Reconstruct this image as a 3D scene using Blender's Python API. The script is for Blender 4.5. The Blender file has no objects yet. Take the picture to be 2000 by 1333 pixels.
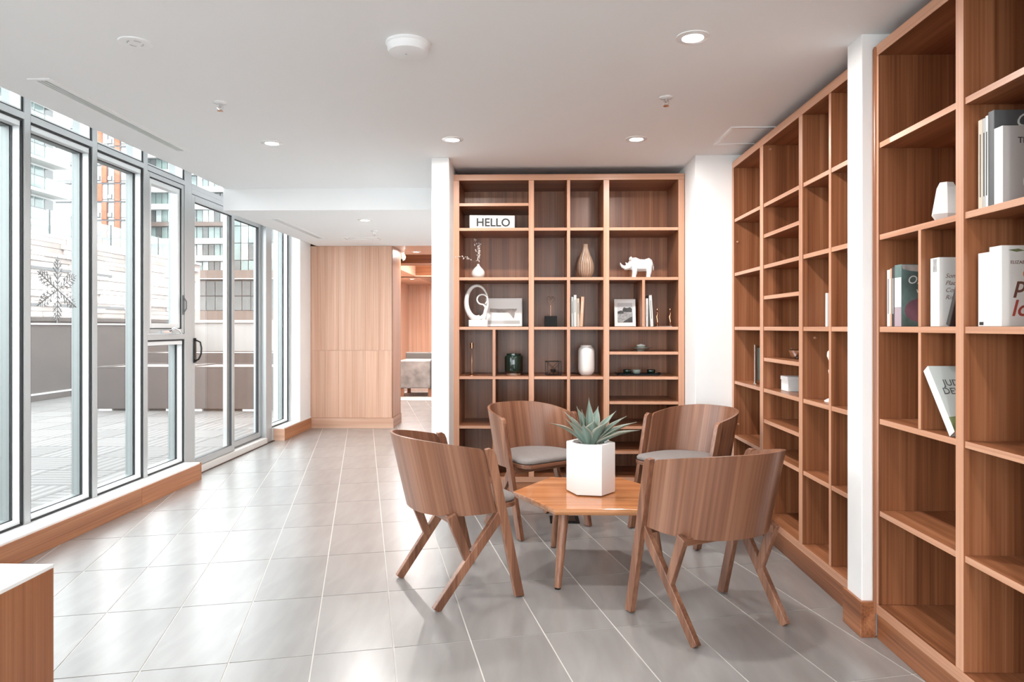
import bpy, bmesh, math, random
from mathutils import Vector, Matrix
random.seed(7)
S = bpy.context.scene
COL = S.collection
PI = math.pi

# ------------------------------------------------------------------ camera
FPX, XV, YH, HC = 1375.0, 1035.0, 639.0, 1.26
YAW = math.atan((XV - 1000) / FPX)
cd = bpy.data.cameras.new('camera'); cam = bpy.data.objects.new('camera', cd); COL.objects.link(cam)
cd.sensor_width = 36; cd.lens = FPX / 2000 * 36; cd.shift_y = -(666.5 - YH) / 2000
cd.clip_start = 0.05; cd.clip_end = 500
cam.location = (0, 0, HC); cam.rotation_euler = (PI / 2, 0, YAW)
S.camera = cam
CR = (math.cos(YAW), math.sin(YAW)); CF = (-math.sin(YAW), math.cos(YAW))
def onY(px, Y):                       # world X of picture column px on the plane y = Y
    k = (px - 1000) / FPX
    return Y * (k * CR[0] + CF[0]) / (k * CR[1] + CF[1])
def onX(px, X):                       # world Y of picture column px on the plane x = X
    k = (px - 1000) / FPX
    return X * (k * CR[1] + CF[1]) / (k * CR[0] + CF[0])

# ------------------------------------------------------------------ world, sun, exposure
w = bpy.data.worlds.new('overcast_sky'); S.world = w; w.use_nodes = True
bg = w.node_tree.nodes['Background']
bg.inputs[0].default_value = (0.93, 0.97, 1.0, 1); bg.inputs[1].default_value = 5.4
sd = bpy.data.lights.new('sun', 'SUN'); sun = bpy.data.objects.new('sun', sd); COL.objects.link(sun)
sd.energy = 3.4; sd.angle = math.radians(1.5); sd.color = (1.0, 0.93, 0.84)
sun.rotation_euler = Vector((-0.62, 0.62, -0.72)).to_track_quat('-Z', 'Y').to_euler()
S.view_settings.view_transform = 'Standard'; S.view_settings.look = 'None'
S.view_settings.gamma = 1.0; S.view_settings.use_curve_mapping = False
S.view_settings.exposure = 0.66
cy = S.cycles
cy.use_denoising = True; cy.max_bounces = 8; cy.diffuse_bounces = 5; cy.glossy_bounces = 3; cy.adaptive_threshold = 0.02
cy.transparent_max_bounces = 16; cy.caustics_reflective = False; cy.caustics_refractive = False
cy.sample_clamp_indirect = 6.0

LAMP_W = 13.0

# ------------------------------------------------------------------ materials
def srgb(*c):
    return tuple(((x / 255) / 12.92 if x / 255 <= 0.04045 else ((x / 255 + 0.055) / 1.055) ** 2.4) for x in c)
MATS = {}
def newmat(name):
    m = bpy.data.materials.new(name); m.use_nodes = True
    nt = m.node_tree; b = nt.nodes['Principled BSDF']
    MATS[name] = m
    return m, nt, b
def N(nt, t, **kw):
    n = nt.nodes.new(t)
    for k, v in kw.items():
        setattr(n, k, v)
    return n
def plain(name, col, rough=0.5, metal=0.0, spec=0.5, noise=0.0, nscale=30, bump=0.0, coat=0.0):
    m, nt, b = newmat(name)
    b.inputs['Roughness'].default_value = rough; b.inputs['Metallic'].default_value = metal
    b.inputs['Specular IOR Level'].default_value = spec; b.inputs['Coat Weight'].default_value = coat
    b.inputs['Base Color'].default_value = (*col, 1)
    if noise or bump:
        tc = N(nt, 'ShaderNodeTexCoord'); nz = N(nt, 'ShaderNodeTexNoise')
        nz.inputs['Scale'].default_value = nscale; nz.inputs['Detail'].default_value = 4
        nt.links.new(tc.outputs['Object'], nz.inputs['Vector'])
        if noise:
            r = N(nt, 'ShaderNodeValToRGB')
            r.color_ramp.elements[0].position = 0.3; r.color_ramp.elements[1].position = 0.7
            r.color_ramp.elements[0].color = (*[x * (1 - noise) for x in col], 1)
            r.color_ramp.elements[1].color = (*[min(1, x * (1 + noise)) for x in col], 1)
            nt.links.new(nz.outputs['Fac'], r.inputs['Fac']); nt.links.new(r.outputs['Color'], b.inputs['Base Color'])
        if bump:
            bp = N(nt, 'ShaderNodeBump'); bp.inputs['Strength'].default_value = bump; bp.inputs['Distance'].default_value = 0.01
            nt.links.new(nz.outputs['Fac'], bp.inputs['Height']); nt.links.new(bp.outputs['Normal'], b.inputs['Normal'])
    return m
def wood(name, axis, dark, mid, light, rough=0.32, scale=1.0, var=0.22, coord='Object'):
    m, nt, b = newmat(name)
    b.inputs['Roughness'].default_value = rough
    b.inputs['Specular IOR Level'].default_value = 0.45
    tc = N(nt, 'ShaderNodeTexCoord'); oi = N(nt, 'ShaderNodeObjectInfo')
    off = N(nt, 'ShaderNodeVectorMath', operation='MULTIPLY_ADD')
    cmb = N(nt, 'ShaderNodeCombineXYZ')
    for i in range(3):
        nt.links.new(oi.outputs['Random'], cmb.inputs[i])
    off.inputs[1].default_value = (37.0, 23.0, 51.0)
    nt.links.new(cmb.outputs[0], off.inputs[0]); nt.links.new(tc.outputs[coord], off.inputs[2])
    def mapped(across, along):
        mp = N(nt, 'ShaderNodeMapping')
        sc = [across * scale] * 3; sc['XYZ'.index(axis)] = along * scale
        mp.inputs['Scale'].default_value = sc
        nt.links.new(off.outputs[0], mp.inputs['Vector']); return mp
    n1 = N(nt, 'ShaderNodeTexNoise'); n1.inputs['Scale'].default_value = 1.0; n1.inputs['Detail'].default_value = 3; n1.inputs['Distortion'].default_value = 0.5
    nt.links.new(mapped(16, 0.40).outputs[0], n1.inputs['Vector'])
    n2 = N(nt, 'ShaderNodeTexNoise'); n2.inputs['Scale'].default_value = 1.0; n2.inputs['Detail'].default_value = 5; n2.inputs['Distortion'].default_value = 0.25
    nt.links.new(mapped(110, 1.1).outputs[0], n2.inputs['Vector'])
    mix = N(nt, 'ShaderNodeMix'); mix.data_type = 'FLOAT'; mix.inputs[0].default_value = 0.42
    nt.links.new(n1.outputs['Fac'], mix.inputs[2]); nt.links.new(n2.outputs['Fac'], mix.inputs[3])
    r = N(nt, 'ShaderNodeValToRGB'); e = r.color_ramp.elements
    e[0].position = 0.34; e[0].color = (*dark, 1); e[1].position = 0.66; e[1].color = (*light, 1)
    k = e.new(0.5); k.color = (*mid, 1)
    nt.links.new(mix.outputs[0], r.inputs['Fac'])
    hv = N(nt, 'ShaderNodeHueSaturation')
    ma = N(nt, 'ShaderNodeMath', operation='MULTIPLY_ADD'); ma.inputs[1].default_value = var; ma.inputs[2].default_value = 1 - var / 2
    nt.links.new(oi.outputs['Random'], ma.inputs[0]); nt.links.new(ma.outputs[0], hv.inputs['Value'])
    nt.links.new(r.outputs['Color'], hv.inputs['Color'])
    nt.links.new(hv.outputs['Color'], b.inputs['Base Color'])
    bp = N(nt, 'ShaderNodeBump'); bp.inputs['Strength'].default_value = 0.06; bp.inputs['Distance'].default_value = 0.002
    nt.links.new(n2.outputs['Fac'], bp.inputs['Height']); nt.links.new(bp.outputs['Normal'], b.inputs['Normal'])
    return m
def emit(name, col, s):
    m, nt, b = newmat(name)
    b.inputs['Base Color'].default_value = (*col, 1)
    b.inputs['Emission Color'].default_value = (*col, 1); b.inputs['Emission Strength'].default_value = s
    return m
def glassmat(name, tint=(0.975, 0.99, 0.985), refl=1.0):
    m = bpy.data.materials.new(name); m.use_nodes = True; nt = m.node_tree; MATS[name] = m
    nt.nodes.clear()
    o = N(nt, 'ShaderNodeOutputMaterial'); mx = N(nt, 'ShaderNodeMixShader'); lw = N(nt, 'ShaderNodeLayerWeight')
    pw = N(nt, 'ShaderNodeMath', operation='POWER'); pw.inputs[1].default_value = 5.0
    fr = N(nt, 'ShaderNodeMath', operation='MULTIPLY_ADD'); fr.inputs[1].default_value = 0.85; fr.inputs[2].default_value = 0.035
    lw.inputs['Blend'].default_value = 0.5
    nt.links.new(lw.outputs['Facing'], pw.inputs[0]); nt.links.new(pw.outputs[0], fr.inputs[0])
    t = N(nt, 'ShaderNodeBsdfTransparent'); t.inputs[0].default_value = (*tint, 1)
    g = N(nt, 'ShaderNodeBsdfGlossy'); g.inputs['Roughness'].default_value = 0.0; g.inputs[0].default_value = (refl, refl, refl, 1)
    nt.links.new(fr.outputs[0], mx.inputs[0]); nt.links.new(t.outputs[0], mx.inputs[1]); nt.links.new(g.outputs[0], mx.inputs[2])
    nt.links.new(mx.outputs[0], o.inputs[0])
    return m

W_D, W_M, W_L = (0.15, 0.052, 0.022), (0.285, 0.106, 0.046), (0.42, 0.18, 0.088)
for ax in 'XYZ':
    wood('walnut_' + ax, ax, W_D, W_M, W_L)
    wood('chair_' + ax, ax, (0.105, 0.043, 0.025), (0.205, 0.088, 0.050), (0.33, 0.160, 0.096), rough=0.3)
    wood('oak_' + ax, ax, (0.54, 0.30, 0.20), (0.63, 0.38, 0.27), (0.71, 0.47, 0.36), rough=0.28, var=0.12)
    wood('lipping_' + ax, ax, (0.44, 0.21, 0.125), (0.54, 0.28, 0.175), (0.62, 0.35, 0.23), rough=0.35, var=0.1)  # edging paler than walnut, with window light put into its colour
wood('chair_shell', 'Y', (0.135, 0.056, 0.032), (0.210, 0.092, 0.053), (0.30, 0.145, 0.087), rough=0.3, coord='UV', scale=0.8)
wood('table_X', 'X', (0.30, 0.10, 0.035), (0.46, 0.18, 0.07), (0.62, 0.29, 0.13), rough=0.13, var=0.05)
wood('sill_Z', 'Z', (0.26, 0.09, 0.035), (0.34, 0.128, 0.053), (0.43, 0.19, 0.088))
wood('sill_Y', 'Y', (0.28, 0.095, 0.035), (0.40, 0.155, 0.065), (0.52, 0.24, 0.11))
plain('white_wall', (0.88, 0.875, 0.87), 0.6, noise=0.01, nscale=3)
plain('ceiling_paint', (0.90, 0.905, 0.91), 0.75)
plain('white_gloss', (0.86, 0.86, 0.86), 0.16)
plain('white_matte', (0.84, 0.84, 0.83), 0.5)
plain('white_ceramic', (0.84, 0.82, 0.80), 0.22)
plain('white_pot', (0.85, 0.85, 0.85), 0.45)
plain('grout', (0.62, 0.59, 0.56), 0.8)
plain('alu', (0.46, 0.475, 0.48), 0.36, metal=0.35)
plain('alu_light', (0.72, 0.74, 0.75), 0.35, metal=0.2)
plain('alu_dark', (0.13, 0.135, 0.14), 0.4, metal=0.3)
plain('alu_outer', (0.20, 0.22, 0.22), 0.4, metal=0.2)
plain('snow_silver', (0.26, 0.265, 0.27), 0.35, metal=0.3)
plain('gasket', (0.02, 0.02, 0.022), 0.6)
plain('black_matte', (0.008, 0.008, 0.008), 0.6, spec=0.2)
plain('black_metal', (0.02, 0.019, 0.018), 0.35, metal=0.5)
plain('chrome', (0.75, 0.75, 0.76), 0.12, metal=1)
plain('copper', (0.62, 0.33, 0.20), 0.22, metal=1)
plain('fabric', (0.23, 0.203, 0.193), 0.9, noise=0.14, nscale=220, bump=0.25)
plain('tan_ceramic', (0.36, 0.235, 0.165), 0.3, noise=0.12, nscale=25)
plain('green_glaze', (0.008, 0.022, 0.016), 0.08, coat=0.6)
plain('celadon', (0.28, 0.33, 0.30), 0.2)
plain('soil', (0.14, 0.11, 0.09), 0.9, noise=0.6, nscale=120, bump=1.0)
plain('pebble', (0.30, 0.26, 0.24), 0.7, noise=0.4, nscale=60)
plain('paper', (0.80, 0.78, 0.74), 0.8)
plain('cover_white', (0.80, 0.80, 0.78), 0.4)
plain('cover_grey', (0.105, 0.11, 0.115), 0.45)
plain('cover_ltgrey', (0.52, 0.51, 0.50), 0.4)
plain('cover_cream', (0.66, 0.56, 0.45), 0.5)
plain('cover_peach', (0.62, 0.38, 0.25), 0.5)
plain('cover_mint', (0.60, 0.68, 0.66), 0.5)
plain('cover_dark', (0.05, 0.04, 0.04), 0.4)
plain('cover_teal', (0.13, 0.20, 0.19), 0.4, noise=0.5, nscale=9)
plain('onion', (0.24, 0.12, 0.16), 0.4, noise=0.3, nscale=14)
plain('cover_mauve', (0.42, 0.33, 0.37), 0.5)
plain('landscape_green', (0.16, 0.20, 0.09), 0.6, noise=0.5, nscale=20)
plain('cover_sage', (0.52, 0.56, 0.54), 0.4)
plain('ink', (0.03, 0.03, 0.03), 0.6)
plain('ink_brown', (0.16, 0.07, 0.05), 0.6)
plain('ink_orange', (0.60, 0.22, 0.09), 0.6)
plain('ink_red', (0.40, 0.07, 0.05), 0.6)
plain('grey_print', (0.42, 0.38, 0.36), 0.7, noise=0.35, nscale=22)
plain('photo_dark', (0.06, 0.06, 0.06), 0.6, noise=0.6, nscale=40)
plain('photo_mid', (0.36, 0.36, 0.36), 0.6, noise=0.35, nscale=50)
plain('photo_sky', (0.62, 0.63, 0.64), 0.6)
plain('twig', (0.22, 0.13, 0.09), 0.8)
plain('blossom', (0.86, 0.80, 0.76), 0.8)
plain('ltgrey_plastic', (0.74, 0.74, 0.74), 0.5)
plain('leather', (0.25, 0.24, 0.235), 0.45, noise=0.3, nscale=7)
plain('leather_dark', (0.10, 0.095, 0.09), 0.5)
plain('mat_brown', (0.10, 0.06, 0.045), 0.9, noise=0.7, nscale=60, bump=0.8)
plain('threshold', (0.66, 0.62, 0.59), 0.5)
# outdoors
plain('terrace_wall', (0.075, 0.061, 0.055), 0.8, noise=0.10, nscale=4)
plain('terrace_wall_light', (0.36, 0.35, 0.34), 0.8)
plain('planter_brown', (0.060, 0.047, 0.043), 0.7, noise=0.12, nscale=6)
plain('stone_a', (0.27, 0.235, 0.22), 0.9, noise=0.18, nscale=0.6)
plain('stone_b', (0.17, 0.145, 0.135), 0.9, noise=0.18, nscale=0.6)
plain('stone_c', (0.34, 0.305, 0.29), 0.9, noise=0.15, nscale=0.6)
plain('concrete_white', (0.40, 0.40, 0.395), 0.8)
plain('brick_red', (0.26, 0.075, 0.04), 0.9, noise=0.25, nscale=2.0)
plain('facade_glass', (0.10, 0.135, 0.13), 0.12, noise=0.25, nscale=0.35)
plain('facade_glass_dark', (0.045, 0.05, 0.05), 0.1, noise=0.35, nscale=0.4)
plain('facade_glass_light', (0.30, 0.33, 0.335), 0.15, noise=0.2, nscale=0.4)
plain('facade_frame', (0.05, 0.05, 0.052), 0.6)
plain('fascia_brown', (0.085, 0.06, 0.05), 0.7)
plain('street', (0.30, 0.30, 0.30), 0.9)
emit('lamp_glow', (1.0, 0.96, 0.90), 14.0)
glassmat('glass')
glassmat('glass_rail', (0.80, 0.88, 0.87))
# agave leaf: grey green with a paler margin along the blade edge
m, nt, b = newmat('agave')
uv = N(nt, 'ShaderNodeUVMap'); sp = N(nt, 'ShaderNodeSeparateXYZ'); nt.links.new(uv.outputs[0], sp.inputs[0])
r = N(nt, 'ShaderNodeValToRGB'); e = r.color_ramp.elements
e[0].position = 0.0; e[0].color = (0.48, 0.44, 0.36, 1); e[1].position = 0.14; e[1].color = (0.14, 0.20, 0.165, 1)
k = e.new(0.86); k.color = (0.14, 0.20, 0.165, 1); k = e.new(1.0); k.color = (0.48, 0.44, 0.36, 1)
k = e.new(0.5); k.color = (0.20, 0.27, 0.225, 1)
nt.links.new(sp.outputs[0], r.inputs[0]); nt.links.new(r.outputs[0], b.inputs['Base Color']); b.inputs['Roughness'].default_value = 0.55
# porcelain floor tile
m, nt, b = newmat('tile')
tc = N(nt, 'ShaderNodeTexCoord'); oi = N(nt, 'ShaderNodeObjectInfo')
mp = N(nt, 'ShaderNodeMapping'); mp.inputs['Rotation'].default_value = (0, 0, math.radians(-13.4)); mp.inputs['Scale'].default_value = (9, 2.0, 1)
nt.links.new(tc.outputs['Object'], mp.inputs['Vector'])
nz = N(nt, 'ShaderNodeTexNoise'); nz.inputs['Scale'].default_value = 1.2; nz.inputs['Detail'].default_value = 6; nz.inputs['Distortion'].default_value = 0.6
nt.links.new(mp.outputs[0], nz.inputs['Vector'])
r = N(nt, 'ShaderNodeValToRGB'); e = r.color_ramp.elements
e[0].position = 0.3; e[0].color = (0.215, 0.205, 0.198, 1); e[1].position = 0.72; e[1].color = (0.285, 0.275, 0.267, 1)
nt.links.new(nz.outputs['Fac'], r.inputs['Fac'])
hv = N(nt, 'ShaderNodeHueSaturation'); ma = N(nt, 'ShaderNodeMath', operation='MULTIPLY_ADD'); ma.inputs[1].default_value = 0.10; ma.inputs[2].default_value = 0.95
nt.links.new(oi.outputs['Random'], ma.inputs[0]); nt.links.new(ma.outputs[0], hv.inputs['Value']); nt.links.new(r.outputs[0], hv.inputs['Color'])
nt.links.new(hv.outputs[0], b.inputs['Base Color'])
b.inputs['Roughness'].default_value = 0.30; b.inputs['Specular IOR Level'].default_value = 0.7; b.inputs['Coat Weight'].default_value = 0.6; b.inputs['Coat Roughness'].default_value = 0.24
# terrace paver with wood-grain ribs
m, nt, b = newmat('paver')
tc = N(nt, 'ShaderNodeTexCoord'); wv = N(nt, 'ShaderNodeTexWave'); wv.inputs['Scale'].default_value = 3.4; wv.inputs['Distortion'].default_value = 1.2; wv.inputs['Detail'].default_value = 3
nt.links.new(tc.outputs['Object'], wv.inputs['Vector']); oi = N(nt, 'ShaderNodeObjectInfo')
r = N(nt, 'ShaderNodeValToRGB'); e = r.color_ramp.elements
e[0].color = (0.075, 0.071, 0.068, 1); e[1].color = (0.15, 0.144, 0.14, 1)
hv = N(nt, 'ShaderNodeHueSaturation'); ma = N(nt, 'ShaderNodeMath', operation='MULTIPLY_ADD'); ma.inputs[1].default_value = 0.3; ma.inputs[2].default_value = 0.85
nt.links.new(oi.outputs['Random'], ma.inputs[0]); nt.links.new(ma.outputs[0], hv.inputs['Value'])
nt.links.new(wv.outputs['Fac'], r.inputs[0]); nt.links.new(r.outputs[0], hv.inputs['Color']); nt.links.new(hv.outputs[0], b.inputs['Base Color']); b.inputs['Roughness'].default_value = 0.75

# ------------------------------------------------------------------ mesh helpers
class MB:
    def __init__(s): s.v = []; s.f = []; s.uv = None
    def add(s, vs, fs):
        o = len(s.v); s.v += [tuple(v) for v in vs]; s.f += [[i + o for i in f] for f in fs]; return s
    def box(s, x0, x1, y0, y1, z0, z1):
        vs = [(x, y, z) for z in (z0, z1) for y in (y0, y1) for x in (x0, x1)]
        return s.add(vs, [[0, 2, 3, 1], [4, 5, 7, 6], [0, 1, 5, 4], [2, 6, 7, 3], [0, 4, 6, 2], [1, 3, 7, 5]])
    def loft(s, rings, close=True, cap=True):
        n = len(rings[0]); o = len(s.v); fs = []
        for k in range(len(rings) - 1):
            for i in range(n if close else n - 1):
                j = (i + 1) % n
                fs.append([k * n + i, k * n + j, (k + 1) * n + j, (k + 1) * n + i])
        if cap:
            fs.append(list(range(n))[::-1]); fs.append([(len(rings) - 1) * n + i for i in range(n)])
        return s.add([p for r in rings for p in r], fs)
    def prism(s, poly, z0, z1):
        return s.loft([[(x, y, z0) for x, y in poly], [(x, y, z1) for x, y in poly]])
    def lathe(s, prof, c=(0, 0, 0), n=28, cap=True, rmod=None):
        rings = []
        for r, z in prof:
            rings.append([(c[0] + (r * (rmod(2 * PI * i / n) if rmod else 1)) * math.cos(2 * PI * i / n),
                           c[1] + (r * (rmod(2 * PI * i / n) if rmod else 1)) * math.sin(2 * PI * i / n), c[2] + z) for i in range(n)])
        return s.loft(rings, cap=cap)
    def tube(s, pts, rad, n=8, closed=False):
        P = [Vector(p) for p in pts]; R = rad if isinstance(rad, (list, tuple)) else [rad] * len(P)
        rings = []; prev = None
        for i, p in enumerate(P):
            a = P[(i - 1) % len(P)] if (i or closed) else p; b_ = P[(i + 1) % len(P)] if (i < len(P) - 1 or closed) else p
            t = (b_ - a).normalized()
            if prev is None:
                u = t.orthogonal().normalized()
            else:
                u = (prev - t * prev.dot(t)); u = u.normalized() if u.length > 1e-6 else t.orthogonal().normalized()
            prev = u; v = t.cross(u)
            rings.append([tuple(p + (u * math.cos(2 * PI * k / n) + v * math.sin(2 * PI * k / n)) * R[i]) for k in range(n)])
        if closed:
            rings.append(rings[0]); return s.loft(rings, cap=False)
        return s.loft(rings)
    def bar(s, p0, p1, w0, t0, w1=None, t1=None, wdir=(0, 1, 0)):
        """square bar p0-p1; w along wdir (made perpendicular), t across"""
        p0 = Vector(p0); p1 = Vector(p1); w1 = w1 or w0; t1 = t1 or t0
        d = (p1 - p0).normalized(); wd = Vector(wdir); wd = (wd - d * wd.dot(d)).normalized(); td = d.cross(wd)
        def ring(p, w_, t_): return [tuple(p + wd * a * w_ / 2 + td * b_ * t_ / 2) for a, b_ in ((-1, -1), (1, -1), (1, 1), (-1, 1))]
        return s.loft([ring(p0, w0, t0), ring(p1, w1, t1)])
    def xform(s, M):
        s.v = [tuple(M @ Vector(v)) for v in s.v]; return s
    def mesh(s, name, mat, smooth=False):
        me = bpy.data.meshes.new(name); me.from_pydata(s.v, [], s.f)
        bm = bmesh.new(); bm.from_mesh(me); bmesh.ops.recalc_face_normals(bm, faces=bm.faces)
        bm.to_mesh(me); bm.free()
        if smooth: me.polygons.foreach_set('use_smooth', [True] * len(me.polygons))
        me.materials.append(MATS[mat]); me.update(); return me
    def build(s, name, mat, parent=None, smooth=False, bevel=0.0, seg=2, sharp=None):
        return link(name, s.mesh(name, mat, smooth), parent, bevel, seg, sharp)
def link(name, me, parent=None, bevel=0.0, seg=2, sharp=None):
    o = bpy.data.objects.new(name, me); COL.objects.link(o)
    if parent is not None: o.parent = parent
    if bevel:
        b_ = o.modifiers.new('bevel', 'BEVEL'); b_.width = bevel; b_.segments = seg; b_.limit_method = 'ANGLE'; b_.angle_limit = 0.6
    if sharp is not None:
        try: me.set_sharp_from_angle(angle=math.radians(sharp))
        except Exception: pass
    return o
def tag(o, label=None, cat=None, group=None, kind=None):
    if label: o['label'] = label
    if cat: o['category'] = cat
    if group: o['group'] = group
    if kind: o['kind'] = kind
    return o
def thing(name, label, cat, loc=(0, 0, 0), rz=0, group=None):
    o = bpy.data.objects.new(name, None); COL.objects.link(o); o.empty_display_size = 0.05
    o.location = loc; o.rotation_euler = (0, 0, rz); return tag(o, label, cat, group)
def struct(name, label, cat, loc=(0, 0, 0)):
    o = thing(name, label, cat, loc); o['kind'] = 'structure'; return o
def copytree(o, parent=None):
    c = o.copy(); COL.objects.link(c)
    if parent is not None: c.parent = parent
    for ch in list(o.children): copytree(ch, c)
    return c
def text(name, body, size, mat, parent, M, depth=0.0006, align='CENTER', bold=0.0, shear=0.0, squash=1.0):
    cu = bpy.data.curves.new(name, 'FONT'); cu.body = body; cu.size = size; cu.extrude = depth; cu.align_x = align
    cu.offset = bold; cu.shear = shear; cu.resolution_u = 3
    t = bpy.data.objects.new(name, cu); COL.objects.link(t)
    bpy.context.view_layer.update()
    me = bpy.data.meshes.new_from_object(t.evaluated_get(bpy.context.evaluated_depsgraph_get()))
    bpy.data.objects.remove(t); me.materials.clear(); me.materials.append(MATS[mat])
    me.transform(M @ Matrix.Diagonal((squash, 1, 1, 1)))
    return link(name, me, parent)
def FACE_NEG_Y(x, y, z):      # text plane upright, read from -Y
    return Matrix.Translation((x, y, z)) @ Matrix.Rotation(PI / 2, 4, 'X')

# ================================================================== ROOM
ZC = 2.455            # main ceiling
ZS = 2.267            # lower ceiling over the passage
XF = -2.85            # inner face of the window mullions
XSILL = -2.715
XB = 1.40             # front plane of the side bookcases
YB = 5.25             # front plane of the back bookcase

# ---- floor with 12x24 tiles laid at 13.4 degrees
floor = struct('floor', 'grey porcelain tile floor with pale grout lines', 'floor')
MB().box(-2.86, 1.95, -4.2, 16.5, -0.12, -0.002).build('grout_bed', 'grout', floor)
TH = math.radians(13.37); U = (-math.sin(TH), math.cos(TH)); V = (math.cos(TH), math.sin(TH))
def clip(poly, regs):
    for nx, ny, c in regs:            # keep nx*x+ny*y <= c
        out = []
        for i in range(len(poly)):
            p, q = poly[i], poly[(i + 1) % len(poly)]
            a = nx * p[0] + ny * p[1] - c; b_ = nx * q[0] + ny * q[1] - c
            if a <= 0: out.append(p)
            if a * b_ < 0:
                t = a / (a - b_); out.append((p[0] + (q[0] - p[0]) * t, p[1] + (q[1] - p[1]) * t))
        poly = out
        if len(poly) < 3: return None
    return poly
def area(p): return abs(sum(p[i][0] * p[(i + 1) % len(p)][1] - p[(i + 1) % len(p)][0] * p[i][1] for i in range(len(p)))) / 2
PV, PU, G = 0.3055, 0.602, 0.0028
tiles = []; rest = MB()
full = None
for iv in range(-34, 22):
    for iu in range(-10, 32):
        v0, u0 = 0.421 + iv * PV + G, 3.402 + iu * PU + G
        quad = [(v * V[0] + u * U[0], v * V[1] + u * U[1]) for v, u in ((v0, u0), (v0 + PV - 2 * G, u0), (v0 + PV - 2 * G, u0 + PU - 2 * G), (v0, u0 + PU - 2 * G))]
        cx = sum(p[0] for p in quad) / 4; cy_ = sum(p[1] for p in quad) / 4
        if cy_ > 16.6 or cy_ < -4.2 or cx < -3.2 or cx > 2.3: continue
        p = clip(quad, [(-1, 0, 2.835), (1, 0, 1.90), (0, -1, 4.1), (0, 1, 16.4)])
        if not p or area(p) < 0.002: continue
        hid = (cx > 1.55) or (cx > -0.55 and cy_ > 5.5) or cy_ > 9.3 or cy_ < 2.0 or (cx < -2.95)
        if hid: rest.prism(p, -0.02, 0.0)
        else: tiles.append((p, area(p) > PV * PU * 0.96, (cx, cy_)))
for p, isfull, c in tiles:
    if isfull:
        if full is None:
            full = MB().prism([(x - c[0], y - c[1]) for x, y in p], -0.02, 0.0).mesh('floor_tile', 'tile')
        o = link('floor_tile', full, floor); o.location = (c[0], c[1], 0)
    else:
        MB().prism(p, -0.02, 0.0).build('floor_tile', 'tile', floor)
tag(rest.build('floor_tiles_beyond', 'tile', floor), kind='stuff')

# ---- ceilings
ceil = struct('ceiling', 'smooth white painted ceiling', 'ceiling')
MB().box(-2.63, 1.95, -4.2, 6.02, ZC, ZC + 0.25).build('ceiling_slab', 'ceiling_paint', ceil)
MB().box(-3.05, -2.63, -4.2, 6.02, 2.80, 2.95).build('window_pocket_top', 'white_wall', ceil)
MB().box(-2.652, -0.694, 6.02, 8.70, ZS, ZC + 0.25).build('lower_ceiling', 'ceiling_paint', ceil)
MB().box(-3.05, -2.652, 6.02, 8.70, 2.70, 2.95).build('window_pocket_top', 'white_wall', ceil)
MB().box(-0.694, 1.95, 6.02, 8.70, ZC, ZC + 0.25).build('ceiling_slab', 'ceiling_paint', ceil)
MB().box(-3.05, 1.95, 8.70, 16.6, ZS + 0.30, ZC + 0.25).build('hall_ceiling_slab', 'ceiling_paint', ceil)

# ---- walls
wb = struct('wall_back', 'white plaster walls and piers around the back bookcase', 'wall')
MB().box(-0.694, -0.570, 4.95, 9.6, 0, ZC).build('wall_end', 'white_wall', wb, bevel=0.003)
MB().box(-0.570, 1.95, 5.72, 5.86, 0, ZC).build('recess_wall', 'white_wall', wb)
MB().box(1.150, 1.95, 4.925, 5.72, 0, ZC).build('pier', 'white_wall', wb, bevel=0.003)
wr = struct('wall_right', 'white plaster wall behind the side bookcases', 'wall')
MB().box(1.86, 1.98, -4.2, 5.0, 0, ZC).build('wall_face', 'white_wall', wr)
MB().box(1.352, 1.86, 2.905, 3.035, 0, ZC).build('pier', 'white_wall', wr, bevel=0.003)
bb = tag(MB().box(1.339, 1.352, 2.886, 3.050, 0, 0.145).box(1.352, 1.3995, 2.886, 2.905, 0, 0.145).build('baseboard_right', 'walnut_Y', None, bevel=0.002),
         'walnut baseboard wrapped round the white pier between the side bookcases', 'baseboard', kind='structure')
wf = struct('wall_front', 'unseen glazed wall added behind the viewer for frontal daylight, with white spandrels', 'wall')  # unseen wall; its glazing is added for frontal daylight fill
MB().box(-2.86, 1.95, -4.3, -4.1, 0, 0.30).build('spandrel', 'white_wall', wf)
MB().box(-2.86, 1.95, -4.3, -4.1, 2.40, 2.70).build('head', 'white_wall', wf)
for i in range(5):
    x = -2.86 + i * 4.81 / 4
    MB().box(x - 0.04, x + 0.04, -4.27, -4.13, 0.30, 2.40).build('mullion', 'alu', wf)
MB().box(-2.82, 1.91, -4.205, -4.195, 0.30, 2.40).build('pane', 'glass', wf)

# ---- left wall: window sills, far return
wl = struct('wall_left', 'window wall with low sill, aluminium mullions and a white return at the far end', 'wall')
MB().box(XF - 0.13, XSILL - 0.012, -4.2, 5.745, 0, 0.128).build('sill_base', 'white_wall', wl)
MB().box(XF - 0.13, XSILL - 0.008, -4.2, 5.745, 0.128, 0.142).build('sill_top', 'white_gloss', wl, bevel=0.002)
MB().box(XF - 0.13, XSILL - 0.012, 7.74, 8.70, 0, 0.128).build('sill_base', 'white_wall', wl)
MB().box(XF - 0.13, XSILL - 0.008, 7.735, 8.70, 0.128, 0.142).build('sill_top', 'white_gloss', wl, bevel=0.002)
MB().box(-3.05, XSILL - 0.016, 8.30, 8.70, 0.142, 2.70).build('return_pier', 'white_wall', wl)
MB().box(-3.05, -2.73, 8.70, 16.6, 0, 2.70).build('hall_wall', 'oak_Z', wl)
o = tag(MB().box(XSILL - 0.012, XSILL, -4.2, 4.86, 0, 0.130).build('baseboard_left', 'sill_Y', None, bevel=0.0015), 'orange brown wooden fascia board below the near windows', 'baseboard', kind='structure')
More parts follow.
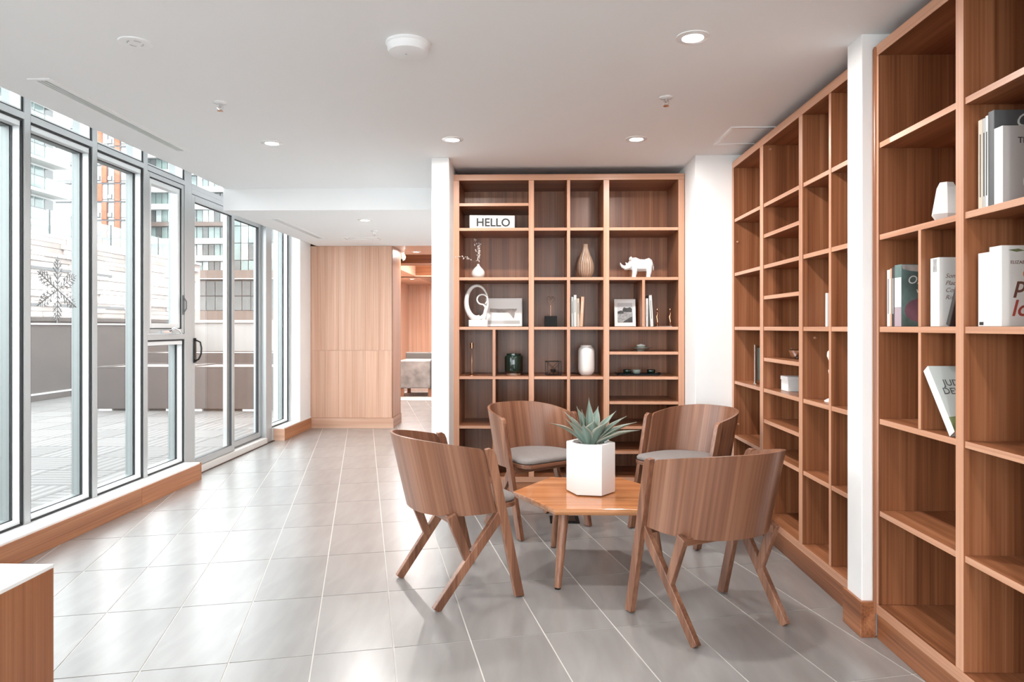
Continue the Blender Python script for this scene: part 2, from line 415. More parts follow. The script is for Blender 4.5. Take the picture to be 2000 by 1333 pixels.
MB().box(XSILL - 0.012, XSILL, 4.862, 5.745, 0, 0.130).build('board_piece', 'sill_Y', o, bevel=0.0015)
MB().box(XF + 0.02, XSILL, 5.745, 5.757, 0, 0.140).build('end_board', 'sill_Y', o, bevel=0.0015)
o = tag(MB().box(XSILL - 0.012, XSILL, 7.735, 8.70, 0, 0.130).build('baseboard_far', 'sill_Y', None, bevel=0.0015), 'short wooden fascia board beyond the sliding door', 'baseboard', kind='structure')
MB().box(XF + 0.01, XSILL, 7.723, 7.735, 0, 0.130).build('end_board', 'oak_X', o, bevel=0.0015)

# mullions (deep aluminium boxes with light inner faces and dark gaskets)
XG = -2.920; XO = -2.985
ZB = 0.142; ZT = 2.78
MULL = [(3.285 - 0.615 * k, 0.05) for k in range(12, 0, -1)] + [(3.285, 0.05), (3.90, 0.05), (4.52, 0.05), (5.13, 0.052), (5.746, 0.12)]
for y, wd in MULL:
    zb_ = ZB if y < 5.7 else 0.0
    MB().box(XG - 0.004, XF, y, y + wd, zb_, ZT).build('mullion', 'alu', wl, bevel=0.002)
    MB().box(XO, XG - 0.005, y, y + wd, zb_, ZT).build('mullion_cap', 'alu_outer', wl)
for y0, wd, zt in ((7.537, 0.17, 2.70), (8.262, 0.05, 2.70)):
    MB().box(XO, XF, y0, y0 + wd, 0.142 if y0 > 8 else 0.0, zt).build('mullion', 'alu', wl, bevel=0.002)
for i in range(len(MULL) - 1):
    MB().box(XO, XF, MULL[i][0] + MULL[i][1], MULL[i + 1][0], 2.432, 2.470).build('transom_bar', 'alu', wl)
MB().box(XO, XF, 5.866, 7.537, 2.425, 2.470).build('transom_bar', 'alu', wl, bevel=0.002)

def ring(y0, y1, z0, z1, w_, x0, x1):       # rectangular frame in a YZ plane
    return (MB().box(x0, x1, y0, y0 + w_, z0, z1).box(x0, x1, y1 - w_, y1, z0, z1)
            .box(x0, x1, y0 + w_, y1 - w_, z0, z0 + w_).box(x0, x1, y0 + w_, y1 - w_, z1 - w_, z1))
WN = [0]
def fixed_window(y0, y1, label, z0=ZB, z1=2.432, transom=True, zt=2.78):
    WN[0] += 1
    w_ = struct('window_%d' % WN[0], label, 'window')
    ring(y0, y1, z0, z1, 0.012, XF - 0.022, XF - 0.008).build('gasket', 'gasket', w_)
    a, b_ = y0 + 0.008, y1 - 0.008
    MB().box(XG + 0.004, XF - 0.018, a, a + 0.010, z0, z1).box(XG + 0.004, XF - 0.018, b_ - 0.010, b_, z0, z1).box(XG + 0.004, XF - 0.014, a + 0.010, b_ - 0.010, z0, z0 + 0.030).box(XG + 0.004, XF - 0.014, a + 0.010, b_ - 0.010, z1 - 0.042, z1).build('frame', 'alu_light', w_)
    MB().box(XO + 0.006, XG - 0.006, a, a + 0.010, z0, z1).box(XO + 0.006, XG - 0.006, b_ - 0.010, b_, z0, z1).box(XO + 0.006, XG - 0.006, a + 0.010, b_ - 0.010, z0, z0 + 0.030).box(XO + 0.006, XG - 0.006, a + 0.010, b_ - 0.010, z1 - 0.042, z1).build('outer_frame', 'alu_outer', w_)
    MB().box(XG - 0.004, XG + 0.004, y0 + 0.010, y1 - 0.010, z0 + 0.02, z1 - 0.03).build('pane', 'glass', w_)
    ring(y0 + 0.018, y1 - 0.018, z0 + 0.030, z1 - 0.042, 0.004, XG + 0.004, XG + 0.012).build('bead', 'gasket', w_)
    if transom:
        ring(y0, y1, 2.470, zt, 0.010, XF - 0.022, XF - 0.008).build('transom_gasket', 'gasket', w_)
        ring(y0 + 0.008, y1 - 0.008, 2.478, zt - 0.01, 0.012, XG + 0.004, XF - 0.012).build('transom_frame', 'alu_light', w_)
        MB().box(XG - 0.004, XG + 0.004, y0 + 0.02, y1 - 0.02, 2.49, zt - 0.02).build('transom_pane', 'glass', w_)
    return w_
for i in range(len(MULL) - 2):
    y0 = MULL[i][0] + MULL[i][1]; y1 = MULL[i + 1][0]
    lab = {14: 'tall fixed window carrying the snowflake, second from the frame edge', 13: 'fixed window cut by the left edge of the picture'}.get(i, 'tall fixed window behind the viewer')
    if i == 14: lab = 'tall narrow fixed window between the snowflake window and the casement'
    if i == 13: lab = 'tall fixed window with the white snowflake on its glass'
    if i == 12: lab = 'fixed window cut by the left edge of the picture'
    fixed_window(y0, y1, lab)
# casement bay with operable upper sash
y0, y1 = 5.182, 5.746
wc = fixed_window(y0, y1, 'casement window with crank handle beside the sliding door', ZB, 1.16)
MB().box(XO, XF, y0, y1, 1.16, 1.205).build('sash_rail', 'alu', wc, bevel=0.002)
ring(y0 + 0.004, y1 - 0.004, 1.209, 2.428, 0.034, XF - 0.05, XF - 0.005).build('sash_outer_frame', 'alu', wc, bevel=0.002)
ring(y0 + 0.044, y1 - 0.044, 1.249, 2.388, 0.038, XF - 0.075, XF - 0.018).build('sash_frame', 'alu_light', wc, bevel=0.003)
ring(y0 + 0.038, y1 - 0.038, 1.243, 2.394, 0.006, XF - 0.06, XF - 0.012).build('sash_gasket', 'gasket', wc)
MB().box(XG - 0.004, XG + 0.004, y0 + 0.07, y1 - 0.07, 1.275, 2.36).build('sash_pane', 'glass', wc)
hd = MB().box(XF - 0.004, XF + 0.014, y0 + 0.20, y0 + 0.34, 1.212, 1.232).tube([(XF + 0.012, y0 + 0.30, 1.228), (XF + 0.04, y0 + 0.32, 1.25), (XF + 0.045, y0 + 0.38, 1.235), (XF + 0.05, y0 + 0.41, 1.20)], [0.009, 0.008, 0.007, 0.006]).build('crank_handle', 'chrome', wc, True, sharp=40)
MB().box(XF - 0.006, XF + 0.004, y1 - 0.035, y1 - 0.012, 1.36, 1.52).tube([(XF + 0.004, y1 - 0.024, 1.38), (XF + 0.024, y1 - 0.024, 1.41), (XF + 0.024, y1 - 0.024, 1.47), (XF + 0.004, y1 - 0.024, 1.50)], 0.006).build('sash_lever', 'alu_dark', wc)
fixed_window(7.707, 8.262, 'narrow window between the sliding door and the white return', ZB, 2.60, False)

# sliding glass door
dr = struct('door_1', 'two panel sliding glass terrace door in grey aluminium', 'door')
MB().box(XO, XF + 0.015, 5.866, 7.537, 0.0, 0.062).build('door_sill', 'threshold', dr, bevel=0.003)
MB().box(XO, XF, 5.866, 7.537, 2.385, 2.425).build('head_track', 'alu', dr)
MB().box(XF - 0.06, XF - 0.05, 5.866, 7.537, 0.062, 0.078).build('track', 'alu_dark', dr)
def door_panel(y0, y1, x0, x1, z0, z1):
    p = ring(y0, y1, z0, z1, 0.058, x0, x1)
    f = p.build('door_panel', 'alu', dr, bevel=0.003)
    MB().box((x0 + x1) / 2 - 0.005, (x0 + x1) / 2 + 0.005, y0 + 0.05, y1 - 0.05, z0 + 0.05, z1 - 0.05).build('pane', 'glass', f)
    ring(y0 + 0.055, y1 - 0.055, z0 + 0.055, z1 - 0.055, 0.006, x0 + 0.004, x1 - 0.004).build('bead', 'gasket', f)
    return f
p1 = door_panel(5.872, 6.735, XF - 0.042, XF - 0.004, 0.066, 2.383)
p2 = door_panel(6.680, 7.535, XF - 0.094, XF - 0.054, 0.070, 2.383)
p2.data.materials[0] = MATS['alu']
yh = 5.90
MB().box(XF - 0.006, XF + 0.006, yh, yh + 0.034, 0.955, 1.165).tube([(XF + 0.003, yh + 0.017, 0.97), (XF + 0.035, yh + 0.017, 0.985), (XF + 0.055, yh + 0.017, 1.03), (XF + 0.058, yh + 0.017, 1.08), (XF + 0.048, yh + 0.017, 1.13), (XF + 0.003, yh + 0.017, 1.152)], 0.007, 10).build('door_handle', 'black_metal', p1)
MB().box(-2.848, -2.82, 5.757, 7.72, -0.002, 0.006).build('mat_strip', 'mat_brown', dr)

# ---- far wood-panelled wall and passage
wp = struct('trim_1', 'pale wood veneer panel wall at the end of the room', 'panelling')
MB().box(-2.73, -1.712, 8.705, 9.24, 0, ZS + 0.02).build('core', 'oak_Z', wp)
n = 6
xs = [-2.712 + i * (1.004 / n) for i in range(n + 1)]
for i in range(n):
    MB().box(xs[i] + 0.0006, xs[i + 1] - 0.0006, 8.694, 8.705, 0.132, 0.966).build('panel', 'oak_Z', wp)
    MB().box(xs[i] + 0.0006, xs[i + 1] - 0.0006, 8.694, 8.705, 0.970, ZS - 0.004).build('panel', 'oak_Z', wp)
MB().box(-1.712, -1.702, 8.694, 9.24, 0.132, ZS - 0.004).build('end_panel', 'walnut_Z', wp)
MB().box(-2.715, -1.694, 8.680, 8.705, 0, 0.128).build('base', 'oak_X', wp, bevel=0.002)
MB().box(-1.712, -1.694, 8.705, 9.25, 0, 0.128).build('base_end', 'walnut_Y', wp, bevel=0.002)
ht = struct('trim_2', 'wood lined header and beams of the passage beyond', 'panelling')
MB().box(-2.73, -0.694, 8.705, 9.75, ZS, ZS + 0.3).build('header', 'oak_X', ht)
MB().box(-2.73, -0.694, 10.75, 11.0, 2.222, 2.55).build('beam', 'walnut_X', ht)
MB().box(-2.73, -0.694, 10.735, 10.75, 2.215, 2.238).build('beam_edge', 'oak_X', ht)
MB().box(-2.73, -0.694, 13.0, 13.3, 2.20, 2.55).build('beam', 'walnut_X', ht)
MB().box(-2.73, -0.694, 12.985, 13.0, 2.192, 2.215).build('beam_edge', 'oak_X', ht)
MB().box(-2.73, -2.12, 11.0, 16.4, 2.20, 2.55).build('bulkhead', 'oak_Y', ht)
hw = struct('wall_hall', 'pale wood wall at the far end of the passage', 'wall')
for i in range(5):
    MB().box(-2.73 + i * 0.43, -2.73 + (i + 1) * 0.43 - 0.003, 15.8, 15.9, 0, 2.55).build('panel', 'oak_Z', hw)
MB().box(-2.73, 1.95, 15.9, 16.0, 0, 2.60).build('backing', 'white_wall', hw)
MB().box(-0.694, -0.57, 9.6, 16.0, 0, 2.6).build('side_wall', 'white_wall', hw)

# ---- building above the room (casts the shade on the terrace)
ub = struct('upper_storeys', 'storeys of the building above the room', 'building')
MB().box(-2.62, 9.0, -8.0, 9.6, 2.96, 15.0).build('storeys', 'concrete_white', ub)

# ================================================================== BOOKCASES
ROWS = [0.14, 0.51, 0.88, 1.25, 1.62, 1.99]
TS = 0.022
def lit_lip(o, axis, ax):  # front faces take the paler edging, window light included in its colour
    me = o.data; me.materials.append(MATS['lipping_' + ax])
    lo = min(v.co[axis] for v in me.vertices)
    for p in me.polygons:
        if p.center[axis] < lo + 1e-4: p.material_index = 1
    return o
def bookcase_parts(root, P, u0, u1, stiles, thin, shelves, depth, zt=2.40, face_in='X'):
    """P(u0,u1,v0,v1,z0,z1) -> box; u along the case, v into it"""
    hz = 'walnut_' + face_in; fa = 0 if face_in == 'Y' else 1
    P(u0, u1, depth, depth + 0.012, 0.10, zt - 0.01).build('back_panel', 'walnut_Z', root)
    lit_lip(P(u0, u1, 0.0, depth, zt - 0.046, zt).build('top_panel', hz, root, bevel=0.002), fa, face_in)
    P(u0, u1, 0.004, depth, 0.0, 0.098).build('plinth', hz, root, bevel=0.0015)
    lit_lip(P(u0, u1, 0.0, depth, 0.100, 0.142).build('bottom_panel', hz, root, bevel=0.002), fa, face_in)
    for a, b_ in stiles:
        lit_lip(P(a, b_, 0.0, depth, 0.142, zt - 0.046).build('side_panel', 'walnut_Z', root, bevel=0.0015), fa, 'Z')
    for a, b_, z0, z1 in thin:
        lit_lip(P(a, b_, 0.003, depth, z0, z1).build('divider', 'walnut_Z', root, bevel=0.001), fa, 'Z')
    for a, b_, z in shelves:
        lit_lip(P(a, b_, 0.005, depth, z - TS / 2, z + TS / 2).build('shelf', hz, root, bevel=0.001), fa, face_in)
ZTOPIN = 2.354
def sh(z): return z + TS / 2           # top face of a shelf row

# back bookcase
bx = [onY(p, YB) for p in (885.5, 897, 1032.5, 1043, 1107.5, 1113.7, 1178.7, 1190, 1325, 1337)]
bc = thing('bookcase', 'wide walnut bookcase built between the white piers at the back', 'bookcase', (0, YB, 0))
PB = lambda a, b_, v0, v1, z0, z1: MB().box(a, b_, v0, v1, z0, z1)
thin = [(bx[4], bx[5], 0.142, ZTOPIN)]
d1a, d1b = onY(962, YB), onY(967.7, YB)
thin += [(d1a, d1b, ROWS[i] + (TS / 2 if i else 0.002), ROWS[i + 1] - TS / 2) for i in (0, 1, 2)]
d3a, d3b = onY(1254.5, YB), onY(1260, YB)
thin += [(d3a, d3b, sh(1.25), 1.62 - TS / 2)]
shelves = [(bx[1], bx[2], z) for z in (2.175, 1.99, 1.62, 1.25, 0.88, 0.51)]
shelves += [(bx[3], bx[4], z) for z in ROWS[1:]] + [(bx[5], bx[6], z) for z in ROWS[1:]]
shelves += [(bx[7], bx[8], z) for z in (1.99, 1.62, 1.25, 1.065, 0.88, 0.695, 0.51, 0.325)]
bookcase_parts(bc, PB, bx[0], bx[9], [(bx[0], bx[1]), (bx[2], bx[3]), (bx[6], bx[7]), (bx[8], bx[9])], thin, shelves, 0.44)

# side bookcase, far run
s1 = thing('bookcase', 'walnut side bookcase between the far white pier and the near white pier', 'bookcase', (XB, 0, 0))
PS = lambda a, b_, v0, v1, z0, z1: MB().box(v0, v1, min(a, b_), max(a, b_), z0, z1)
Y1 = [4.915, 4.872, 4.326, 4.268, 3.705, 3.656, 3.344, 3.319, 3.075, 3.037]
shelves = [(Y1[1], Y1[2], z) for z in ROWS[1:]] + [(Y1[3], Y1[4], z) for z in (1.99, 1.805, 1.62, 1.435, 1.25, 1.065, 0.88, 0.695, 0.51)]
shelves += [(Y1[5], Y1[6], z) for z in ROWS[1:]] + [(Y1[7], Y1[8], z) for z in ROWS[1:]]
bookcase_parts(s1, PS, Y1[0], Y1[9], [(Y1[0], Y1[1]), (Y1[2], Y1[3]), (Y1[4], Y1[5]), (Y1[8], Y1[9])], [(Y1[6], Y1[7], 0.142, ZTOPIN)], shelves, 0.44, face_in='Y')
# side bookcase, near run
s2 = thing('bookcase', 'walnut side bookcase nearest the viewer, cut by the right edge', 'bookcase', (XB, 0, 0))
Y2 = [2.885, 2.866, 2.353, 2.311, 2.033, 2.012, 1.735, 1.693, 1.415, 1.395]
mid0, mid1 = 2.582, 2.564
thin = [(Y2[4], Y2[5], 0.142, ZTOPIN), (mid0, mid1, sh(1.25), 1.62 - TS / 2), (mid0, mid1, sh(0.88), 1.25 - TS / 2)]
shelves = []
for a, b_ in ((1, 2), (3, 4), (5, 6), (7, 8)):
    shelves += [(Y2[a], Y2[b_], z) for z in ROWS[1:]]
bookcase_parts(s2, PS, Y2[0], Y2[9], [(Y2[0], Y2[1]), (Y2[2], Y2[3]), (Y2[6], Y2[7]), (Y2[8], Y2[9])], thin, shelves, 0.44, face_in='Y')
MB().lathe([(0.013, 0.10), (0.013, 2.385), (0.009, 2.395)], (0.004, 2.892, 0), 12).build('corner_bead', 'walnut_Z', s2, True, sharp=40)
# shelf pins that show in the upright faces
for px, py, Y in ((1504, 295, Y1[3]), (1440, 474, Y1[1]), (1442, 827, Y1[1]), (1591, 660, Y1[5])):
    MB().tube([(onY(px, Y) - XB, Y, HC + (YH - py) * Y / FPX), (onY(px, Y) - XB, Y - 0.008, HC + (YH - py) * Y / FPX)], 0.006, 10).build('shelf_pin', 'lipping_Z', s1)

# ================================================================== CHAIRS
LEAN = 0.235
def make_chair():
    t = thing('armchair', '', 'chair')
    # shell -------------------------------------------------------------
    NU, NV, TK = 56, 10, 0.013
    a0, b0 = 0.262, 0.275
    path = []                                   # (x,y,nx,ny,dist from front) at z=0.40, right front -> left front
    yf, yc = 0.086, 0.045
    L0 = yf - yc
    for i in range(5): path.append((a0, yf - L0 * i / 5))
    for i in range(NU + 1):
        an = -PI * i / NU
        c_, s_ = math.cos(an), math.sin(an)
        e_ = 0.88
        path.append((a0 * math.copysign(abs(c_) ** e_, c_), yc - b0 * abs(s_) ** e_))
    for i in range(1, 6): path.append((-a0, yc + L0 * i / 5))
    dist = [0]
    for i in range(1, len(path)): dist.append(dist[-1] + math.dist(path[i], path[i - 1]))
    T = dist[-1]
    def norm(i):
        p = path[max(i - 1, 0)]; q = path[min(i + 1, len(path) - 1)]
        dx, dy = q[0] - p[0], q[1] - p[1]; l = math.hypot(dx, dy); return (dy / l, -dx / l)
    def pos(i, z, off):
        x, y = path[i]; nx, ny = norm(i)
        x -= nx * off; y -= ny * off            # normals point inwards or outwards; fixed below
        return (x * (1 + 0.055 * (z - 0.40) / 0.35), y - LEAN * (z - 0.40), z)
    sgn = 1 if norm(0)[0] > 0 else -1
    V_, Fs = [], []
    n = len(path)
    def ztop(i):
        s_ = min(dist[i], T - dist[i]) / (T / 2)
        z = 0.700 + 0.056 * math.sin(min(1, s_ * 1.15) * PI / 2)
        d_ = min(dist[i], T - dist[i]); r_ = 0.02
        if d_ < r_: z -= r_ - math.sqrt(max(0, r_ * r_ - (r_ - d_) ** 2))
        return z
    for side in (0, 1):
        for i in range(n):
            for k in range(NV + 1):
                z = 0.402 + (ztop(i) - 0.402) * k / NV
                V_.append(pos(i, z, sgn * TK * side))
    M_ = n * (NV + 1)
    idx = lambda sd_, i, k: sd_ * M_ + i * (NV + 1) + k
    for i in range(n - 1):
        for k in range(NV):
            Fs.append([idx(0, i, k), idx(0, i + 1, k), idx(0, i + 1, k + 1), idx(0, i, k + 1)])
            Fs.append([idx(1, i, k), idx(1, i, k + 1), idx(1, i + 1, k + 1), idx(1, i + 1, k)])
        for k in (0, NV):
            Fs.append([idx(0, i, k), idx(0, i + 1, k), idx(1, i + 1, k), idx(1, i, k)])
    for i in (0, n - 1):
        for k in range(NV):
            Fs.append([idx(0, i, k), idx(0, i, k + 1), idx(1, i, k + 1), idx(1, i, k)])
    mb = MB(); mb.v = V_; mb.f = Fs
    bk = mb.build('backrest', 'chair_shell', t, True, sharp=40)
    ul = bk.data.uv_layers.new(name='UVMap')
    for lp in bk.data.loops:
        q = lp.vertex_index % M_
        ul.data[lp.index].uv = (dist[q // (NV + 1)], bk.data.vertices[lp.vertex_index].co.z)
    # posts / legs --------------------------------------------------------
    for s_ in (1, -1):
        def P3(x, y, z): return (s_ * x, y, z)
        prof = []                               # front leg outline in (y,z), from floor to arm top with rounded head
        pts = [(0.182, 0.0), (0.226, 0.0), (0.068, 0.672), (0.058, 0.694), (0.040, 0.706), (0.018, 0.702)]
        mb = MB(); xi = lambda z: 0.250 + 0.018 * z / 0.7; xo = lambda z: 0.278 + 0.018 * z / 0.7
        mb.loft([[P3(xi(z), y, z) for y, z in pts], [P3(xo(z), y, z) for y, z in pts]])
        mb.build('front_leg', 'chair_Z', t, bevel=0.003)
        MB().bar(P3(0.259, 0.112, 0.402), P3(0.238, -0.205, 0.0), 0.046, 0.028, 0.040, 0.026, wdir=(0, 1, 0)).build('back_leg', 'chair_Z', t, bevel=0.003)
        MB().bar(P3(0.246, -0.135, 0.412), P3(0.2475, -0.046, 0.185), 0.046, 0.026, 0.036, 0.026, wdir=(0, 1, 0)).build('strut', 'chair_Z', t, bevel=0.003)
        MB().lathe([(0.010, -0.006), (0.010, 0.002)], (s_ * 0.264, 0.203, 0.004), 10).build('foot_pad', 'black_matte', t)
    # seat ----------------------------------------------------------------
    def outline(ins):
        o_ = []
        a, b_ = 0.246 - ins, 0.252 - ins
        for i in range(25):
            an = PI + PI * i / 24
            o_.append((a * math.cos(an), 0.03 + b_ * math.sin(an)))
        fx, fy, r_ = 0.236 - ins, 0.226 - ins, 0.06
        for i in range(9):
            an = PI / 2 * i / 8
            o_.append((fx - r_ + r_ * math.cos(an), fy - r_ + r_ * math.sin(an)))
        for i in range(9):
            an = PI / 2 + PI / 2 * i / 8
            o_.append((-fx + r_ + r_ * math.cos(an), fy - r_ + r_ * math.sin(an)))
        return o_
    MB().prism(outline(0), 0.410, 0.434).build('seat_board', 'chair_X', t, bevel=0.004)
    rings = []
    for ins, z in ((0.012, 0.434), (0.004, 0.440), (0.003, 0.452), (0.012, 0.463), (0.04, 0.470), (0.10, 0.474), (0.17, 0.475)):
        rings.append([(x, y, z) for x, y in outline(ins)])
    MB().loft(rings).build('cushion', 'fabric', t, True, sharp=60)
    MB().box(-0.25, 0.25, 0.082, 0.122, 0.372, 0.410).build('front_rail', 'chair_X', t, bevel=0.002)
    MB().box(-0.232, 0.232, -0.145, -0.110, 0.378, 0.410).build('back_rail', 'chair_X', t, bevel=0.002)
    return t
proto = make_chair()
CH = [((0.771, 3.066), 27.0, 'wooden armchair nearest the viewer, its curved back turned to us, before the side bookcase'),
      ((-0.360, 3.416), -59.7, 'wooden armchair left of the hexagonal table, seen from its side and back'),
      ((0.036, 4.470), -143.5, 'wooden armchair behind the potted agave, in front of the back bookcase, grey seat showing'),
      ((0.955, 4.335), 125.7, 'wooden armchair in the far right corner, half hidden by the nearest chair')]
for i, ((x, y), a, lab) in enumerate(CH):
    c = proto if i == 0 else copytree(proto)
    c.location = (x, y, 0.004); c.rotation_euler = (0, 0, math.radians(a))
    tag(c, lab, 'chair', 'armchairs round the hexagonal table')

# ================================================================== TABLE + AGAVE
TX, TY, TZ = 0.319, 3.71, 0.393
tb = thing('coffee_table', 'low hexagonal wooden coffee table on three tapered round legs', 'table', (TX, TY, 0))
hexp = lambda R, rot=0: [(R * math.cos(rot + PI / 3 * i), R * math.sin(rot + PI / 3 * i)) for i in range(6)]
MB().loft([[(x, y, TZ - 0.034) for x, y in hexp(0.392)], [(x, y, TZ - 0.016) for x, y in hexp(0.407)], [(x, y, TZ) for x, y in hexp(0.407)]]).build('tabletop', 'table_X', tb, bevel=0.003)
for k in (0, 2, 4):
    an = PI / 3 * k
    MB().tube([(0.37 * math.cos(an), 0.37 * math.sin(an), 0.006), (0.305 * math.cos(an), 0.305 * math.sin(an), TZ - 0.034)], [0.0165, 0.026], 18).build('leg', 'chair_Z', tb, True, sharp=40)
    MB().lathe([(0.015, 0), (0.015, 0.006)], (0.371 * math.cos(an), 0.371 * math.sin(an), 0), 12).build('foot_pad', 'black_matte', tb)
pt = thing('potted_agave', 'grey green agave in a white hexagonal pot on the coffee table', 'potted plant', (TX, TY, TZ + 0.006))
R0 = math.radians(-8.6); PH = 0.258; RP = 0.127
mb = MB()
nn = 48
def hexring(R, z):
    out = []
    for i in range(nn):
        an = 2 * PI * i / nn + R0
        loc_ = ((an - R0) % (PI / 3)) - PI / 6
        rr = R * math.cos(PI / 6) / math.cos(loc_)
        out.append((rr * math.cos(an), rr * math.sin(an), z))
    return out
circ = lambda r_, z: [(r_ * math.cos(2 * PI * i / nn + R0), r_ * math.sin(2 * PI * i / nn + R0), z) for i in range(nn)]
mb.loft([circ(0.02, 0.0), hexring(RP * 0.985, 0.0), hexring(RP, 0.004), hexring(RP, PH - 0.004), hexring(RP * 0.985, PH), circ(0.094, PH), circ(0.092, PH - 0.02), circ(0.090, PH - 0.05), circ(0.02, PH - 0.05)])
mb.build('pot', 'white_pot', pt, True, sharp=25)
MB().lathe([(0.0, PH - 0.05), (0.0905, PH - 0.05), (0.0905, PH - 0.022), (0.05, PH - 0.016), (0.002, PH - 0.012)], n=24).build('soil', 'soil', pt, True)
for i in range(6):
    an = R0 + PI / 3 * i
    if i % 2 == 0: MB().lathe([(0.006, -0.006), (0.006, 0.001)], (0.10 * math.cos(an), 0.10 * math.sin(an), 0), 8).build('pot_foot', 'black_matte', pt)
pbm = MB()
for i in range(70):
    an = random.random() * 2 * PI; r_ = 0.088 * math.sqrt(random.random()); s_ = random.uniform(0.004, 0.008)
    pbm.lathe([(0.001, -s_ * 0.6), (s_, 0), (0.001, s_ * 0.6)], (r_ * math.cos(an), r_ * math.sin(an), PH - 0.012 + random.uniform(0, 0.004)), 6)
tag(pbm.build('gravel', 'pebble', pt), kind='stuff')
def leaf(az, length, width, el0, el1, roll=0.0, base=0.015):
    """broad agave blade: keeled cross-section, elevation runs from el0 at the root to el1 at the tip"""
    NS, NA = 14, 6
    prof = []
    p = Vector((base, 0, PH - 0.02)); ds = length / NS
    verts, uvs = [], []
    for k in range(NS + 1):
        t_ = k / NS
        wd = width * (0.50 + 1.25 * t_ - 0.9 * t_ * t_) * (1 - t_ ** 5) ** 1.0 * (1 if t_ < 0.55 else (1 - ((t_ - 0.55) / 0.45) ** 1.5) ** 0.9 + 0.02)
        wd = max(wd, 0.0012)
        el = el0 + (el1 - el0) * t_
        d = Vector((math.cos(el), 0, math.sin(el))); nrm = Vector((-math.sin(el), 0, math.cos(el)))
        th = 0.010 * (1 - t_) + 0.0012
        for lay in (1, -1):
            for j in range(NA + 1):
                q = -1 + 2 * j / NA
                cup = 0.32 * wd * (q * q) * (1 - 0.5 * t_)
                off = nrm * (cup + (0 if lay > 0 else -th * (1 - q * q) - 0.0006))
                verts.append(p + Vector((0, q * wd / 2, 0)) + off); uvs.append((j / NA, t_))
        p = p + d * ds
    rot = Matrix.Rotation(az, 4, 'Z') @ Matrix.Rotation(roll, 4, 'X')
    verts = [tuple(rot @ v) for v in verts]
    W_ = 2 * (NA + 1); fs = []
    for k in range(NS):
        for lay in (0, 1):
            for j in range(NA):
                a = k * W_ + lay * (NA + 1) + j
                fs.append([a, a + 1, a + W_ + 1, a + W_] if lay == 0 else [a, a + W_, a + W_ + 1, a + 1])
        for j in (0, NA):
            a = k * W_ + j; fs.append([a, a + W_, a + W_ + NA + 1, a + NA + 1])
    me = bpy.data.meshes.new('leaf'); me.from_pydata(verts, [], fs)
    ul = me.uv_layers.new(name='UVMap')
    for lp in me.loops: ul.data[lp.index].uv = uvs[lp.vertex_index]
    me.polygons.foreach_set('use_smooth', [True] * len(me.polygons)); me.materials.append(MATS['agave'])
    return link('leaf', me, pt)
D2 = math.radians
for az, ln, wd, e0, e1 in ((184, .235, .062, 46, 14), (158, .215, .066, 60, 44), (132, .215, .066, 70, 62), (98, .250, .050, 84, 83), (66, .225, .070, 66, 54),
                           (34, .235, .062, 56, 36), (8, .265, .056, 40, 12), (-8, .255, .060, 32, 6), (22, .25, .052, 46, 24), (-48, .175, .085, 62, 42), (-84, .165, .092, 70, 52),
                           (-118, .155, .070, 52, 60), (-146, .185, .066, 58, 48), (206, .20, .062, 50, 46), (150, .19, .055, 78, 80), (-60, .13, .070, 84, 84)):
    leaf(D2(az), ln, wd, D2(e0), D2(e1))

# ================================================================== THINGS ON THE BACK BOOKCASE
def row(z): return z + TS / 2 + 0.0005
KY = 5.40
PXM = KY / FPX
def bxm(px, Y=KY): return onY(px, Y)

# letter sign
hs = thing('letter_sign', 'white HELLO letter board on the upper left shelf', 'sign', (bxm(961.5), 5.37, row(1.99)), math.radians(5))
MB().box(-0.172, 0.172, -0.022, 0.022, 0, 0.108).build('box', 'white_matte', hs, bevel=0.003)
MB().box(-0.162, 0.162, -0.0235, -0.022, 0.008, 0.100).build('panel', 'white_gloss', hs)
text('lettering', 'HELLO', 0.086, 'ink', hs, FACE_NEG_Y(0.008, -0.0238, 0.0245), bold=0.0016, squash=1.0)

# bud vase with twigs
bv = thing('bud_vase', 'small round white vase holding thin blossoming twigs', 'vase', (bxm(934), KY, row(1.62)))
MB().lathe([(0.028, 0), (0.044, 0.010), (0.052, 0.032), (0.050, 0.052), (0.038, 0.072), (0.018, 0.092), (0.009, 0.104), (0.009, 0.112), (0.006, 0.112), (0.006, 0.09)], n=28).build('body', 'white_ceramic', bv, True, sharp=60)
rt = random.Random(3)
for kk, (dx, dy, dz) in enumerate(((-0.03, 0.0, 0.19), (0.01, 0.01, 0.16), (-0.165, -0.20, 0.03), (0.012, -0.02, 0.10))):
    pts = [(0, 0, 0.08), (dx * 0.12, dy * 0.2, 0.125), (dx * 0.5, dy * 0.5, 0.125 + dz * (0.55 if kk != 2 else 0.9)), (dx, dy, 0.115 + dz)]
    tw = MB().tube(pts, [0.0016, 0.0015, 0.0012, 0.0008], 5).build('twig', 'twig', bv)
    fl = MB()
    for i in range(20):
        t_ = rt.uniform(0.35, 1.0) * 2.999; a = int(t_); f_ = t_ - a; a = min(a, 2)
        p = [pts[a][j] + (pts[a + 1][j] - pts[a][j]) * f_ + rt.uniform(-0.010, 0.010) for j in range(3)]
        if p[2] < 0.125: continue
        s_ = rt.uniform(0.0035, 0.0065)
        fl.lathe([(0.0004, -s_), (s_, 0), (0.0004, s_)], p, 5)
    fl.build('blossom', 'blossom', tw)

